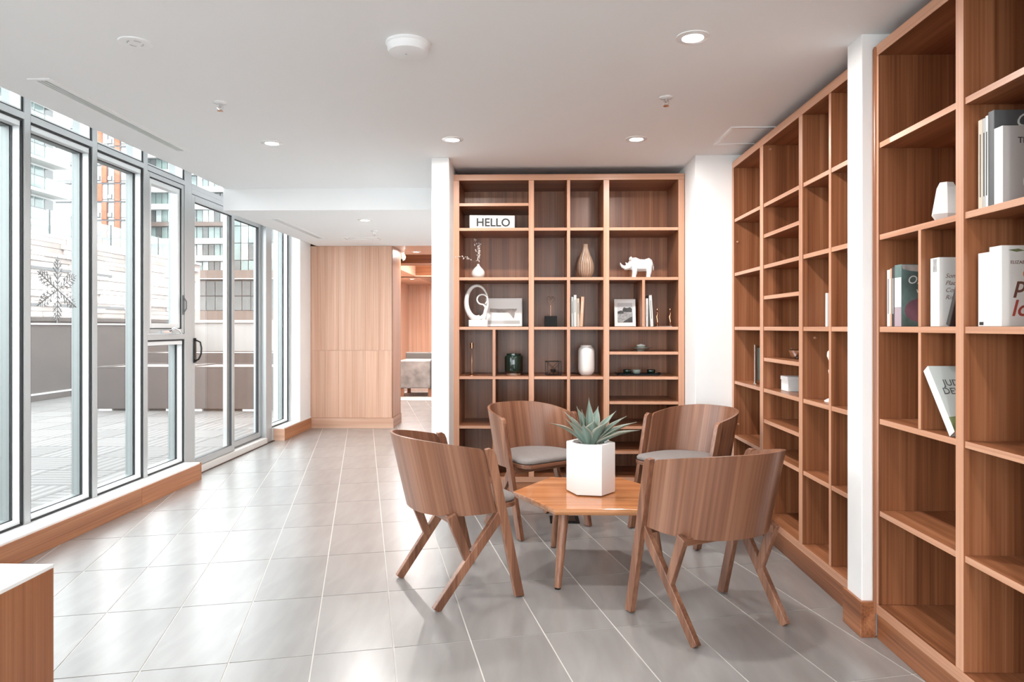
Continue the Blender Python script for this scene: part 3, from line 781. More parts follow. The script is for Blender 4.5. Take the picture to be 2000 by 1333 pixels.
# ribbed gourd vase
rv = thing('ribbed_vase', 'tall tan ribbed gourd shaped vase on the shelf above the books', 'vase', (bxm(1143.5), KY, row(1.62)))
prof = [(0.030, 0), (0.046, 0.010), (0.060, 0.045), (0.064, 0.080), (0.060, 0.115), (0.047, 0.155), (0.032, 0.19), (0.022, 0.22), (0.018, 0.245), (0.018, 0.262), (0.013, 0.262), (0.012, 0.24)]
MB().lathe(prof, n=108, rmod=lambda a: 1 + 0.10 * abs(math.sin(a * 9)) - 0.06).build('body', 'tan_ceramic', rv, True, sharp=70)

# rhino figurine: one continuous faceted body
rh = thing('rhino_figurine', 'white geometric rhinoceros figurine facing left', 'figurine', (bxm(1246), KY + 0.02, row(1.62)))
def blob(rings, name, mat, par, smooth=False, n=10, sharp=None):
    mb_ = MB(); R_ = []
    for (x, z, rz_, ry) in rings:
        R_.append([(x, ry * math.cos(2 * PI * i / n), z + rz_ * math.sin(2 * PI * i / n)) for i in range(n)])
    return mb_.loft(R_).build(name, mat, par, smooth, sharp=sharp)
body = blob([(0.118, 0.100, 0.010, 0.010), (0.108, 0.103, 0.040, 0.036), (0.085, 0.105, 0.054, 0.050), (0.050, 0.100, 0.047, 0.052), (0.015, 0.100, 0.049, 0.054),
             (-0.015, 0.108, 0.055, 0.052), (-0.040, 0.112, 0.048, 0.044), (-0.062, 0.102, 0.036, 0.032), (-0.082, 0.088, 0.026, 0.024), (-0.100, 0.080, 0.017, 0.017), (-0.106, 0.079, 0.006, 0.006)], 'body', 'white_matte', rh, n=10)
for lx, ly in ((0.092, 0.026), (0.080, -0.030), (-0.018, 0.028), (-0.030, -0.030)):
    MB().tube([(lx, ly, 0.095), (lx + 0.004, ly, 0.05), (lx - 0.002, ly, 0.018), (lx - 0.002, ly, 0.0005)], [0.028, 0.020, 0.016, 0.018], 8).build('leg', 'white_matte', rh)
MB().tube([(-0.096, 0, 0.084), (-0.116, 0, 0.092), (-0.128, 0, 0.108), (-0.132, 0, 0.124)], [0.016, 0.012, 0.007, 0.001], 8).build('horn', 'white_matte', rh)
MB().tube([(-0.078, 0, 0.106), (-0.088, 0, 0.117), (-0.092, 0, 0.126)], [0.010, 0.006, 0.001], 7).build('horn', 'white_matte', rh)
for s_ in (1, -1): MB().tube([(-0.050, s_ * 0.022, 0.140), (-0.052, s_ * 0.028, 0.152), (-0.056, s_ * 0.030, 0.166)], [0.010, 0.011, 0.002], 7).build('ear', 'white_matte', rh)
MB().tube([(0.114, 0, 0.112), (0.121, 0, 0.085), (0.120, 0, 0.062)], [0.006, 0.004, 0.002], 6).build('tail', 'white_matte', rh)

# loop sculpture
ls = thing('loop_sculpture', 'white abstract sculpture of an open ring with an inner curl', 'sculpture', (bxm(934), KY - 0.03, row(1.25)))
MB().box(-0.068, 0.076, -0.035, 0.035, 0, 0.052).build('base', 'white_matte', ls, bevel=0.004)
pts, rad = [], []
for i in range(33):
    a = math.radians(-75 - i * (385 / 32))
    pts.append((0.082 * math.cos(a) - 0.006, 0.002 * i / 32 - 0.012 + 0.020 * i / 32, 0.188 + 0.126 * math.sin(a)))
    t_ = i / 32
    rad.append(0.026 - 0.019 * min(1, t_ * 1.55) if t_ < 0.75 else 0.007 + 0.010 * (t_ - 0.75) * 4)
MB().tube(pts, rad, 12).build('ring', 'white_matte', ls, True)
pts = [(0.040 * math.cos(math.radians(-60 + i * 13)) + 0.034, -0.004, 0.208 + 0.038 * math.sin(math.radians(-60 + i * 13))) for i in range(27)] + [(0.062, 0.0, 0.15), (0.052, 0.0, 0.09), (0.045, 0, 0.05)]
MB().tube(pts, [0.006] * 27 + [0.012, 0.016, 0.018], 10).build('curl', 'white_matte', ls, True)

def frame_pic(name, label, cat, px, w_, h_, z, border, bmat, parts, rz=0.0, tilt=8, Y=KY, group=None):
    root = thing(name, label, cat, (onY(px, Y), Y, z + 0.0016), math.radians(rz), group)
    T_ = math.radians(tilt)
    M_ = Matrix.Rotation(-T_, 4, 'X')
    fr = MB().box(-w_ / 2, -w_ / 2 + border, -0.008, 0.008, 0, h_).box(w_ / 2 - border, w_ / 2, -0.008, 0.008, 0, h_)
    fr.box(-w_ / 2 + border, w_ / 2 - border, -0.008, 0.008, 0, border).box(-w_ / 2 + border, w_ / 2 - border, -0.008, 0.008, h_ - border, h_)
    fr.xform(M_).build('frame', bmat, root, bevel=0.001)
    MB().box(-w_ / 2 + border, w_ / 2 - border, -0.003, 0.005, border, h_ - border).xform(M_).build('mount', 'white_matte', root)
    for nm, poly, mat, yy in parts:
        mb_ = MB(); mb_.loft([[(x, yy, z_) for x, z_ in poly], [(x, yy + 0.0008, z_) for x, z_ in poly]]); mb_.xform(M_).build(nm, mat, root)
    return root
rect = lambda x0, x1, z0, z1: [(x0, z0), (x1, z0), (x1, z1), (x0, z1)]
frame_pic('whale_print', 'white framed print of a grey whale tail behind the ring sculpture', 'picture', 984, 0.285, 0.222, row(1.25), 0.010, 'white_matte',
          [('whale_body', [(-0.11, 0.142), (-0.02, 0.138), (0.06, 0.140), (0.085, 0.138), (0.103, 0.142), (0.098, 0.125), (0.086, 0.112), (0.084, 0.092), (0.078, 0.062), (0.062, 0.080), (0.046, 0.100), (0.03, 0.110), (-0.03, 0.108), (-0.11, 0.112)], 'grey_print', -0.0042),
           ('water', rect(-0.125, 0.125, 0.02, 0.046), 'cover_ltgrey', -0.0036)], Y=5.47)
frame_pic('photo_frame', 'white framed black and white landscape photograph', 'picture', 1221, 0.162, 0.212, row(1.25), 0.013, 'white_gloss',
          [('sky', rect(-0.058, 0.058, 0.115, 0.182), 'photo_sky', -0.0040), ('land', rect(-0.058, 0.058, 0.030, 0.115), 'photo_mid', -0.0040),
           ('house', [(-0.020, 0.112), (0.052, 0.112), (0.055, 0.135), (0.040, 0.150), (0.015, 0.142), (-0.008, 0.150), (-0.018, 0.132)], 'photo_dark', -0.0050),
           ('trees', [(-0.056, 0.098), (-0.01, 0.100), (-0.012, 0.118), (-0.03, 0.124), (-0.056, 0.116)], 'photo_dark', -0.0052),
           ('shore', [(-0.02, 0.032), (0.056, 0.032), (0.056, 0.078), (0.03, 0.066)], 'photo_dark', -0.0052)], Y=KY + 0.02)

# wire heart on cube
wh = thing('heart_sculpture', 'wire heart on a thin stem above a black cube', 'sculpture', (bxm(1075.5), KY, row(1.25)))
MB().box(-0.047, 0.047, -0.045, 0.045, 0, 0.082).build('cube', 'black_matte', wh, bevel=0.002)
MB().tube([(0, 0, 0.08), (0, 0, 0.175)], 0.0014, 6).build('stem', 'copper', wh)
hp = []
for i in range(32):
    a = 2 * PI * i / 32
    hp.append((0.0022 * 16 * math.sin(a) ** 3 * 0.85, 0.004 * math.sin(3 * a), 0.205 + 0.0022 * (13 * math.cos(a) - 5 * math.cos(2 * a) - 2 * math.cos(3 * a) - math.cos(4 * a))))
MB().tube(hp, 0.0022, 6, True).build('heart', 'twig', wh)
MB().tube([(-0.012, 0, 0.222), (0.0, 0, 0.31), (0.012, 0, 0.222)], 0.0012, 5).build('loop', 'twig', wh)
MB().tube([(-0.028, 0.006, 0.215), (0.0, -0.008, 0.205), (0.020, 0.006, 0.222), (0.034, 0, 0.226)], 0.0018, 5).build('wire', 'twig', wh)

# ---- books
def book(name, label, w_, h_, d_, mat, loc, rz=0.0, lean=0.0, group=None, page='paper', spinetext=None):
    """w_ thickness (local x), d_ depth (local y, spine at y=0 facing -y), h_ height. lean about the local y axis"""
    root = thing(name, label, 'book', (loc[0], loc[1], loc[2] + abs(math.sin(lean)) * w_ / 2 + 0.0003), rz, group); root.rotation_euler = (0, lean, rz)
    t_ = min(0.0025, w_ * 0.16)
    cv = MB().box(-w_ / 2, -w_ / 2 + t_, 0, d_, 0, h_).box(w_ / 2 - t_, w_ / 2, 0, d_, 0, h_).box(-w_ / 2 + t_, w_ / 2 - t_, 0, t_, 0, h_)
    c_ = cv.build('cover', mat, root, bevel=0.0006, seg=1)
    MB().box(-w_ / 2 + t_, w_ / 2 - t_, t_, d_ - 0.004, 0.003, h_ - 0.003).build('pages', page, root)
    return root
def spine_line(b_, z0, z1, mat, w_=0.006, x=0.0):
    MB().box(x - w_ / 2, x + w_ / 2, -0.0006, 0.0002, z0, z1).build('spine_title', mat, b_)
gB = 'books beside the black cube'
x0 = bxm(1115.5, 5.33)
for lab, dx, w_, h_, mat, ln in (('thin mint book at the left end beside the divider', 0.009, 0.017, 0.226, 'cover_mint', 0), ('tallest white book of the four', 0.030, 0.021, 0.240, 'cover_white', 0),
                                 ('short cream book between the white and the peach book', 0.053, 0.020, 0.214, 'cover_cream', 0), ('peach book leaning at the right end of the four', 0.076, 0.024, 0.226, 'cover_peach', 0.05)):
    b_ = book('book', lab, w_, h_, 0.17, mat, (x0 + dx, 5.33, row(1.25)), 0, ln, gB)
    spine_line(b_, h_ * 0.45, h_ * 0.85, 'ink' if mat != 'cover_peach' else 'cover_white', 0.003)
x0 = bxm(1260.8, 5.36)
b_ = book('book', 'slim white book upright against the thin divider right of the photograph', 0.019, 0.215, 0.17, 'cover_white', (x0 + 0.0105, 5.36, row(1.25)), 0, 0.0, 'two books by the photograph')
spine_line(b_, 0.08, 0.17, 'cover_ltgrey', 0.004)
b_ = book('book', 'taller pale book leaning left beside the metal figures', 0.022, 0.240, 0.17, 'cover_white', (x0 + 0.049, 5.36, row(1.25) + 0.0005), 0, -0.055, 'two books by the photograph')
spine_line(b_, 0.06, 0.20, 'cover_grey', 0.004)

# metal figures on a strip
mf = thing('metal_figures', 'pair of slim copper figures on one small strip', 'figurine', (bxm(1296), KY, row(1.25)))
MB().box(-0.062, 0.062, -0.022, 0.022, 0, 0.004).build('strip', 'chrome', mf)
for dx in (-0.048, 0.050):
    fg = MB().tube([(dx, 0, 0.004), (dx + 0.002, 0, 0.04), (dx - 0.004, 0, 0.075), (dx + 0.003, 0, 0.100), (dx, 0, 0.116)], [0.010, 0.007, 0.009, 0.008, 0.004], 10).build('figure', 'copper', mf, True)
    MB().lathe([(0.0008, 0.116), (0.007, 0.122), (0.009, 0.129), (0.006, 0.137), (0.0008, 0.140)], (dx, 0, 0), 12).build('head', 'copper', fg, True)

# candlestick
cs = thing('candlestick', 'slender copper candlestick on a flat round foot', 'candlestick', (bxm(922.5), 5.36, row(0.88)))
MB().lathe([(0.048, 0), (0.048, 0.003), (0.020, 0.006), (0.009, 0.010), (0.004, 0.016), (0.0035, 0.20), (0.005, 0.203)], n=28).build('foot_and_stem', 'copper', cs, True, sharp=50)
MB().lathe([(0.004, 0.203), (0.011, 0.205), (0.012, 0.246), (0.010, 0.246), (0.010, 0.215)], n=20).build('socket', 'copper', cs, True, sharp=50)
# dark vase
gv = thing('dark_vase', 'squat glossy dark green vase with a narrower foot', 'vase', (bxm(1003.5), KY, row(0.88)))
MB().lathe([(0.052, 0), (0.052, 0.016), (0.066, 0.024), (0.070, 0.036), (0.070, 0.132), (0.066, 0.146), (0.055, 0.152), (0.055, 0.164), (0.048, 0.164), (0.048, 0.03)], n=40).build('body', 'green_glaze', gv, True, sharp=50)
MB().lathe([(0.053, 0.0), (0.053, 0.014)], n=40, cap=False).build('foot_ring', 'tan_ceramic', gv, True)
# wire tealight
tl = thing('wire_tealight', 'black geometric wire tealight holder', 'candle holder', (bxm(1080.5), KY - 0.01, row(0.88)), math.radians(10))
c8 = [(sx * 0.052, sy * 0.045, z) for z in (0.002, 0.105) for sx, sy in ((-1, -1), (1, -1), (1, 1), (-1, 1))]
mids = [(0, -0.045, 0.053), (0, 0.045, 0.053)]
fr = MB()
for a, b_ in ((0, 1), (1, 2), (2, 3), (3, 0), (4, 5), (5, 6), (6, 7), (7, 4), (0, 4), (1, 5), (2, 6), (3, 7)): fr.tube([c8[a], c8[b_]], 0.0022, 6)
for m_, cs_ in ((mids[0], (0, 1, 4, 5)), (mids[1], (2, 3, 6, 7))):
    for c_ in cs_: fr.tube([m_, c8[c_]], 0.0016, 6)
fr.build('frame', 'black_metal', tl)
MB().lathe([(0.017, 0.022), (0.020, 0.026), (0.020, 0.044), (0.016, 0.044), (0.016, 0.03)], n=20).build('cup', 'black_metal', tl, True, sharp=50)
MB().tube([(0, 0, 0.024), (0, 0, 0.001)], 0.004, 8).build('post', 'black_metal', tl)
# white vase
wv_ = thing('white_vase', 'tall white rounded cylinder vase on the shelf left of the tea tray', 'vase', (bxm(1145), KY, row(0.88)))
MB().lathe([(0.040, 0), (0.046, 0.006), (0.060, 0.026), (0.063, 0.045), (0.063, 0.185), (0.060, 0.200), (0.048, 0.214), (0.044, 0.218), (0.046, 0.228), (0.040, 0.228), (0.038, 0.21)], n=40).build('body', 'white_ceramic', wv_, True, sharp=60)
# dish with lidded cup
ds = thing('tea_dish', 'celadon saucer with a small lidded cup', 'dish', (bxm(1252), KY, row(1.065)))
MB().lathe([(0.026, 0), (0.028, 0.008), (0.055, 0.014), (0.076, 0.026), (0.074, 0.027), (0.050, 0.018), (0.010, 0.014)], n=32).build('saucer', 'celadon', ds, True, sharp=60)
cp = MB().lathe([(0.022, 0.015), (0.033, 0.024), (0.036, 0.036), (0.034, 0.040), (0.012, 0.043)], n=28).build('cup', 'celadon', ds, True)
MB().lathe([(0.034, 0.0405), (0.030, 0.046), (0.012, 0.050), (0.010, 0.053), (0.004, 0.054)], n=24).build('lid', 'white_ceramic', cp, True)
# tray and cups
ty = thing('tea_tray', 'long dark tray with upturned ends under the tea cups', 'tray', (bxm(1245.5), KY, row(0.88)))
MB().loft([[(x, y, z) for x, y in ((-0.150, -0.055), (0.150, -0.055), (0.150, 0.055), (-0.150, 0.055))] for z in (0.0, 0.006)]).build('board', 'black_matte', ty)
for s_ in (1, -1): MB().loft([[(s_ * 0.150, y, 0.0), (s_ * 0.170, y, 0.018), (s_ * 0.170, y, 0.021), (s_ * 0.146, y, 0.006)] for y in (-0.055, 0.055)]).build('end_lip', 'black_matte', ty)
MB().box(-0.146, 0.146, -0.058, -0.054, 0.0, 0.014).build('edge', 'black_matte', ty); MB().box(-0.146, 0.146, 0.054, 0.058, 0.0, 0.014).build('edge', 'black_matte', ty)
for px, mat, lab in ((1225, 'green_glaze', 'dark tea cup at the left end of the tray'), (1243.5, 'celadon', 'grey tea cup in the middle of the tray'), (1271.5, 'green_glaze', 'dark tea cup at the right end of the tray')):
    t_ = thing('tea_cup', lab, 'cup', (bxm(px), KY, row(0.88) + 0.0068), 0, 'tea cups on the tray')
    MB().lathe([(0.016, 0), (0.017, 0.004), (0.029, 0.012), (0.032, 0.034), (0.030, 0.036), (0.027, 0.030), (0.010, 0.012)], n=24).build('bowl', mat, t_, True, sharp=60)

# ================================================================== THINGS ON THE SIDE BOOKCASES
# white box
o = thing('white_box', 'small white lidded box on the side bookcase', 'box', (1.54, 4.10, row(0.88)))
MB().box(-0.07, 0.07, -0.05, 0.06, 0, 0.062).build('body', 'white_matte', o, bevel=0.002)
MB().box(-0.073, 0.073, -0.053, 0.063, 0.062, 0.084).build('lid', 'white_matte', o, bevel=0.002)
# silver bowl
o = thing('metal_bowl', 'small polished metal bowl above the white box', 'bowl', (1.55, 4.08, row(1.065)))
MB().lathe([(0.030, 0), (0.032, 0.004), (0.05, 0.014), (0.066, 0.050), (0.063, 0.051), (0.045, 0.018), (0.006, 0.010)], n=28).build('bowl', 'chrome', o, True, sharp=50)
MB().tube([(-0.03, 0, 0.016), (-0.052, 0, 0.055), (-0.045, 0, 0.060)], 0.004, 8).build('spoon', 'chrome', o)
# glass frame
o = thing('glass_photo_holder', 'upright glass photo holder at the far end of the side bookcase', 'photo holder', (1.424, 4.50, row(0.88)), math.radians(-4))
MB().box(0.0, 0.16, -0.006, 0.006, 0.012, 0.25).build('sheet', 'glass_rail', o)
MB().box(0.012, 0.148, 0.007, 0.009, 0.03, 0.235).build('print', 'cover_ltgrey', o)
MB().box(0.0, 0.012, -0.009, 0.009, 0.0, 0.255).box(0.148, 0.16, -0.009, 0.009, 0.0, 0.255).build('edge', 'chrome', o)
MB().box(0.0, 0.16, -0.03, 0.03, 0, 0.012).build('stand', 'chrome', o)
# white book, turned candlestick in the third bay
b_ = book('book', 'white book standing behind the thin divider of the side bookcase', 0.022, 0.165, 0.13, 'cover_white', (1.457, 3.50, row(1.25)), -PI / 2)
o = thing('turned_candlestick', 'small white turned candlestick behind the thin divider', 'candlestick', (1.485, 3.50, row(0.88)))
MB().lathe([(0.035, 0), (0.036, 0.006), (0.014, 0.018), (0.008, 0.05), (0.008, 0.12), (0.016, 0.14), (0.018, 0.155), (0.009, 0.17), (0.014, 0.20), (0.024, 0.225), (0.022, 0.245), (0.009, 0.262), (0.013, 0.275), (0.011, 0.287)], n=20).build('body', 'white_ceramic', o, True, sharp=70)

# faceted white vases
def facet(label, x, y, z, rz, h_=0.15, sc=1.0):
    o_ = thing('faceted_vase', label, 'vase', (x, y, z), rz, 'faceted white vases')
    def rg(r_, zz, ph=0): return [(r_ * sc * math.cos(PI / 3 * i + ph), r_ * sc * math.sin(PI / 3 * i + ph) * 0.8, zz) for i in range(6)]
    b__ = MB().loft([rg(0.030, 0), rg(0.055, 0.035), rg(0.036, h_ - 0.018), rg(0.026, h_)]).build('body', 'white_matte', o_)
    MB().lathe([(0.012, h_ - 0.02), (0.012, h_ + 0.0004)], n=12).build('mouth', 'ltgrey_plastic', o_)
    return o_
facet('faceted white vase at the left on the high side shelf', 1.505, 2.585, row(1.62), 0.2)
facet('faceted white vase half hidden by the upright on the high side shelf', 1.535, 2.475, row(1.62), 0.75, 0.158, 1.05)
# tall white vase low in the bay
o = thing('slim_vase', 'tall slim white vase low in the near side bookcase', 'vase', (1.52, 2.455, row(0.51)))
MB().lathe([(0.036, 0), (0.042, 0.01), (0.046, 0.07), (0.040, 0.17), (0.032, 0.225), (0.027, 0.228), (0.027, 0.2)], n=28).build('body', 'white_ceramic', o, True, sharp=60)

# books with their spines to the room (spine faces -X): rz = -90 deg puts local -y at -x, local x at -y
RB = -PI / 2
def sbook(label, ynear, yfar, xs, z, h_, d_, mat, group, page='paper'):
    w_ = yfar - ynear - 0.0006
    return book('book', label, w_, h_, d_, mat, (xs, (ynear + yfar) / 2, z), RB, 0, group, page), w_
def cover_text(b_, w_, body, size, u, z, mat, shear=0.0, bold=0.0, squash=1.0, align='LEFT'):
    # nearest cover = local +x face; text reads from -Y : local y is world +x
    M_ = Matrix.Translation((w_ / 2 + 0.0004, u, z)) @ Matrix.Rotation(PI / 2, 4, 'Z') @ Matrix.Rotation(PI / 2, 4, 'X')
    return text('cover_title', body, size, mat, b_, M_, 0.0003, align, bold, shear, squash)
def cover_poly(b_, w_, poly, mat, name='cover_art', lift=0.0003):
    MB().loft([[(w_ / 2, u, z) for u, z in poly], [(w_ / 2 + lift, u, z) for u, z in poly]]).build(name, mat, b_)
ell = lambda cu, cz, a, b_, n=24: [(cu + a * math.cos(2 * PI * i / n), cz + b_ * math.sin(2 * PI * i / n)) for i in range(n)]
# bay E, left compartment
g = 'books beside the cook book'
z = row(1.25); xs = 1.43
for lab, y0, y1, h_, mat in (('white spined book at the far end beside the bookcase end panel', 2.836, 2.858, 0.226, 'cover_white'), ('thin brown book second from the end panel', 2.822, 2.835, 0.230, 'cover_peach'),
                             ('black spined book between the brown and the onion cover book', 2.800, 2.821, 0.234, 'cover_dark')):
    b_, w_ = sbook(lab, y0, y1, xs, z, h_, 0.17, mat, g)
    spine_line(b_, 0.05, 0.19, 'ink' if 'white' in mat else 'cover_white', 0.004)
b_, w_ = sbook('cook book with an onion on its teal cover', 2.748, 2.799, xs, z, 0.240, 0.19, 'cover_teal', g)
MB().box(-w_ / 2 + 0.001, w_ / 2 - 0.001, -0.0006, 0.0004, 0.075, 0.19).build('spine_panel', 'cover_white', b_)
MB().box(-w_ / 2 + 0.001, w_ / 2 - 0.001, -0.0006, 0.0004, 0.0, 0.074).build('spine_panel', 'cover_mauve', b_)
cover_poly(b_, w_, ell(0.075, 0.062, 0.062, 0.046), 'onion')
cover_poly(b_, w_, [(0.03, 0.215), (0.12, 0.205), (0.15, 0.235), (0.0, 0.238), (0.005, 0.222)], 'grey_print')
cover_text(b_, w_, 'Ox', 0.045, 0.022, 0.165, 'cover_white', 0.2)
cover_text(b_, w_, 'v', 0.028, 0.055, 0.130, 'cover_white', 0.2)
# bay E, right compartment
b_, w_ = sbook('white book with handwriting on its cover, behind a dark slanting book', 2.497, 2.552, 1.43, z, 0.242, 0.17, 'cover_white', 'books in the bay right of the cook book')
MB().box(-0.010, 0.012, -0.0006, 0.0002, 0.192, 0.238).build('spine_print', 'photo_mid', b_)
for k, s_ in enumerate(('Some one', 'Places', 'Cov n', 'Ris')):
    cover_text(b_, w_, s_, 0.022, 0.020, 0.170 - 0.025 * k, 'ink_brown', 0.35, -0.0002)
b2 = book('book', 'dark book slanting in front of the white handwritten cover', 0.020, 0.17, 0.17, 'cover_dark', (1.450, 2.466, z + 0.0015), RB, 0.0, 'books in the bay right of the cook book')
b2.rotation_euler = (Matrix.Rotation(RB, 4, 'Z') @ Matrix.Rotation(math.radians(22), 4, 'Y')).to_euler()
b2.location = (1.450, 2.482, z + 0.0045)
# leaning pale book below
b3 = book('book', 'pale book tipped over at a steep slant against the divider', 0.034, 0.262, 0.175, 'cover_sage', (1.412, 2.402, row(0.88)), RB, 0.0, 'slanting books low in the bay')
b3.rotation_euler = (Matrix.Rotation(RB, 4, 'Z') @ Matrix.Rotation(math.radians(-37), 4, 'Y')).to_euler()
b3.location = (1.409, 2.386, row(0.88) + 0.0108)
w3 = 0.034
MB().box(-w3 / 2, w3 / 2, -0.0006, 0.0002, 0.0, 0.262).build('spine_panel', 'cover_white', b3)
cover_text(b3, w3, 'JUDE', 0.036, 0.028, 0.180, 'cover_grey', 0, 0.0002, 0.9); cover_text(b3, w3, 'DEVERAUX', 0.036, 0.016, 0.146, 'cover_grey', 0, 0.0002, 0.9)
cover_poly(b3, w3, [(0.0, 0.0), (0.175, 0.0), (0.175, 0.085), (0.10, 0.075), (0.05, 0.062), (0.0, 0.055)], 'landscape_green')
cover_text(b3, w3, 'The Ro', 0.018, 0.075, 0.108, 'ink_brown', 0.2)
# bay F upper: row of grey books
z = row(1.62); g = 'tall books on the high shelf of the near side bookcase'
for lab, y0, y1, h_, mat in (('cream spined book farthest along the high shelf', 2.262, 2.284, 0.286, 'cover_cream'), ('slim grey book next to the cream one', 2.249, 2.261, 0.286, 'cover_ltgrey'),
                             ('thin white striped book of the tall row', 2.236, 2.248, 0.290, 'cover_white')):
    b_, w_ = sbook(lab, y0, y1, 1.43, z, h_, 0.20, mat, g); spine_line(b_, 0.04, 0.24, 'ink', 0.004)
b_, w_ = sbook('large slate grey book with a white initial behind the small pale book', 2.206, 2.235, 1.43, z, 0.298, 0.22, 'cover_grey', g)
cover_text(b_, w_, 'C', 0.060, 0.062, 0.246, 'cover_white', 0.3)
b_, w_ = sbook('small pale grey book in front of the slate grey one', 2.166, 2.2055, 1.43, z, 0.238, 0.19, 'cover_ltgrey', g)
MB().box(-w_ / 2, w_ / 2, -0.0006, 0.0002, 0.0, 0.238).build('spine_panel', 'cover_white', b_)
cover_text(b_, w_, 'The B', 0.026, 0.044, 0.185, 'ink', 0, 0.0002)
cover_poly(b_, w_, ell(0.10, 0.068, 0.040, 0.036), 'cover_white')
# bay F middle
z = row(1.25); g = 'white books with a scripted cover'
b_, w_ = sbook('white book behind the one with the big scripted title', 2.230, 2.284, 1.43, z, 0.232, 0.17, 'cover_white', g)
cover_poly(b_, w_, ell(0.012, 0.13, 0.008, 0.020), 'photo_dark'); MB().box(-0.02, 0.0, -0.0006, 0.0002, 0.004, 0.014).build('spine_mark', 'ink', b_)
b_, w_ = sbook('white book with big scripted words on its cover', 2.172, 2.2295, 1.43, z, 0.246, 0.19, 'cover_white', g)
cover_text(b_, w_, 'ELIZABETH GILBERT', 0.014, 0.026, 0.190, 'ink_brown'); cover_text(b_, w_, 'eat', 0.066, 0.058, 0.148, 'ink_orange', 0.25, 0.0006)
cover_text(b_, w_, 'pray', 0.070, 0.036, 0.104, 'ink_brown', 0.25, 0.0010); cover_text(b_, w_, 'love', 0.070, 0.028, 0.032, 'ink_red', 0.25, 0.0008)
cover_poly(b_, w_, [(0.02, 0.232), (0.05, 0.236), (0.07, 0.230), (0.045, 0.226)], 'landscape_green')

# ================================================================== CEILING FITTINGS
def lamp_light(parent, z, power):
    ld = bpy.data.lights.new('lamp_light', 'AREA'); ld.shape = 'DISK'; ld.size = 0.08; ld.energy = power; ld.color = (1.0, 0.97, 0.94)
    ld.spread = math.radians(178)
    lo = bpy.data.objects.new('lamp_light', ld); COL.objects.link(lo); lo.parent = parent; lo.location = (0, 0, z)
def ceil_pt(px, py, z=ZC):
    d = FPX * (z - HC) / (YH - py); k = (px - 1000) / FPX
    return (d * (k * CR[0] + CF[0]), d * (k * CR[1] + CF[1]))
def downlight(x, y, z, label, power, r_=0.068):
    o_ = thing('downlight', label, 'ceiling light', (x, y, z), 0, 'recessed ceiling downlights')
    MB().lathe([(r_ * 0.62, -0.004), (r_ * 0.66, -0.007), (r_, -0.004), (r_ * 1.0, 0.0), (r_ * 0.62, 0.0)], n=32, cap=False).build('trim_ring', 'white_gloss', o_, True, sharp=50)
    MB().lathe([(0.001, -0.003), (r_ * 0.60, -0.004), (r_ * 0.60, -0.001)], n=28).build('lens', 'lamp_glow', o_, True)
    lamp_light(o_, -0.012, power)
DL = [((1353, 72), ZC, 'lit downlight near the top right of the ceiling, above the nearest chair'), ((884, 272), ZC, 'lit downlight in front of the white wall end'), ((1243, 271), ZC, 'lit downlight in front of the back bookcase, right of its middle'),
      ((531, 279), ZC, 'dim downlight over the left aisle'), ((713, 430), ZS, 'small downlight in the lower ceiling of the passage')]
for (px, py), z, lab in DL:
    x, y = ceil_pt(px, py, z); downlight(x, y, z, lab, LAMP_W * (0.55 if px == 531 else 1), 0.068)
for x, y, lab in ((-1.5, 0.9, 'over the left aisle above the viewer'), (0.9, 0.6, 'above the viewer near the side bookcase'), (-0.4, -0.6, 'in the middle of the ceiling behind the viewer'), (-1.6, -2.0, 'behind the viewer near the windows'), (0.9, -2.0, 'behind the viewer near the right wall')):
    downlight(x, y, ZC, 'unseen recessed downlight added for fill ' + lab, LAMP_W)  # unseen fittings continuing the ceiling grid, added to brighten the room
x, y = ceil_pt(813, 492, ZS); downlight(x, y, ZS, 'recessed downlight in the wood header of the passage', LAMP_W * 0.7, 0.06)
for y, lab in ((12.1, 'nearer'), (13.7, 'farther')): downlight(-2.30, y, 2.20, lab + ' small downlight under the wooden bulkhead down the passage', LAMP_W * 2.6, 0.06)
downlight(-1.3, 12.0, 2.55, 'unseen downlight added to brighten the passage over the grey armchair', LAMP_W * 3.5, 0.06)  # hidden fitting, added to lighten the passage
# round speaker grille
x, y = ceil_pt(264, 83); o = thing('ceiling_speaker', 'flat round white ceiling speaker near the left windows', 'speaker', (x, y, ZC))
MB().lathe([(0.066, 0), (0.066, -0.004), (0.060, -0.006), (0.045, -0.004), (0.002, -0.004)], n=36).build('grille', 'ceiling_paint', o, True, sharp=40)
for a, b_ in ((20, 70), (110, 160), (200, 250), (290, 340)):
    MB().tube([(0.03 * math.cos(math.radians(a + (b_ - a) * i / 6)), 0.03 * math.sin(math.radians(a + (b_ - a) * i / 6)), -0.0045) for i in range(7)], 0.002, 5).build('slot', 'alu', o)
# smoke detector
x, y = ceil_pt(797, 84); o = thing('smoke_detector', 'thick round white smoke detector on the ceiling', 'smoke detector', (x, y, ZC))
MB().lathe([(0.092, 0), (0.094, -0.006), (0.090, -0.010), (0.086, -0.012), (0.086, -0.032), (0.080, -0.042), (0.060, -0.046), (0.002, -0.047)], n=40).build('housing', 'ceiling_paint', o, True, sharp=40)
MB().lathe([(0.004, -0.0465), (0.003, -0.049)], (-0.008, 0.0, 0), 10).build('indicator', 'alu', o)
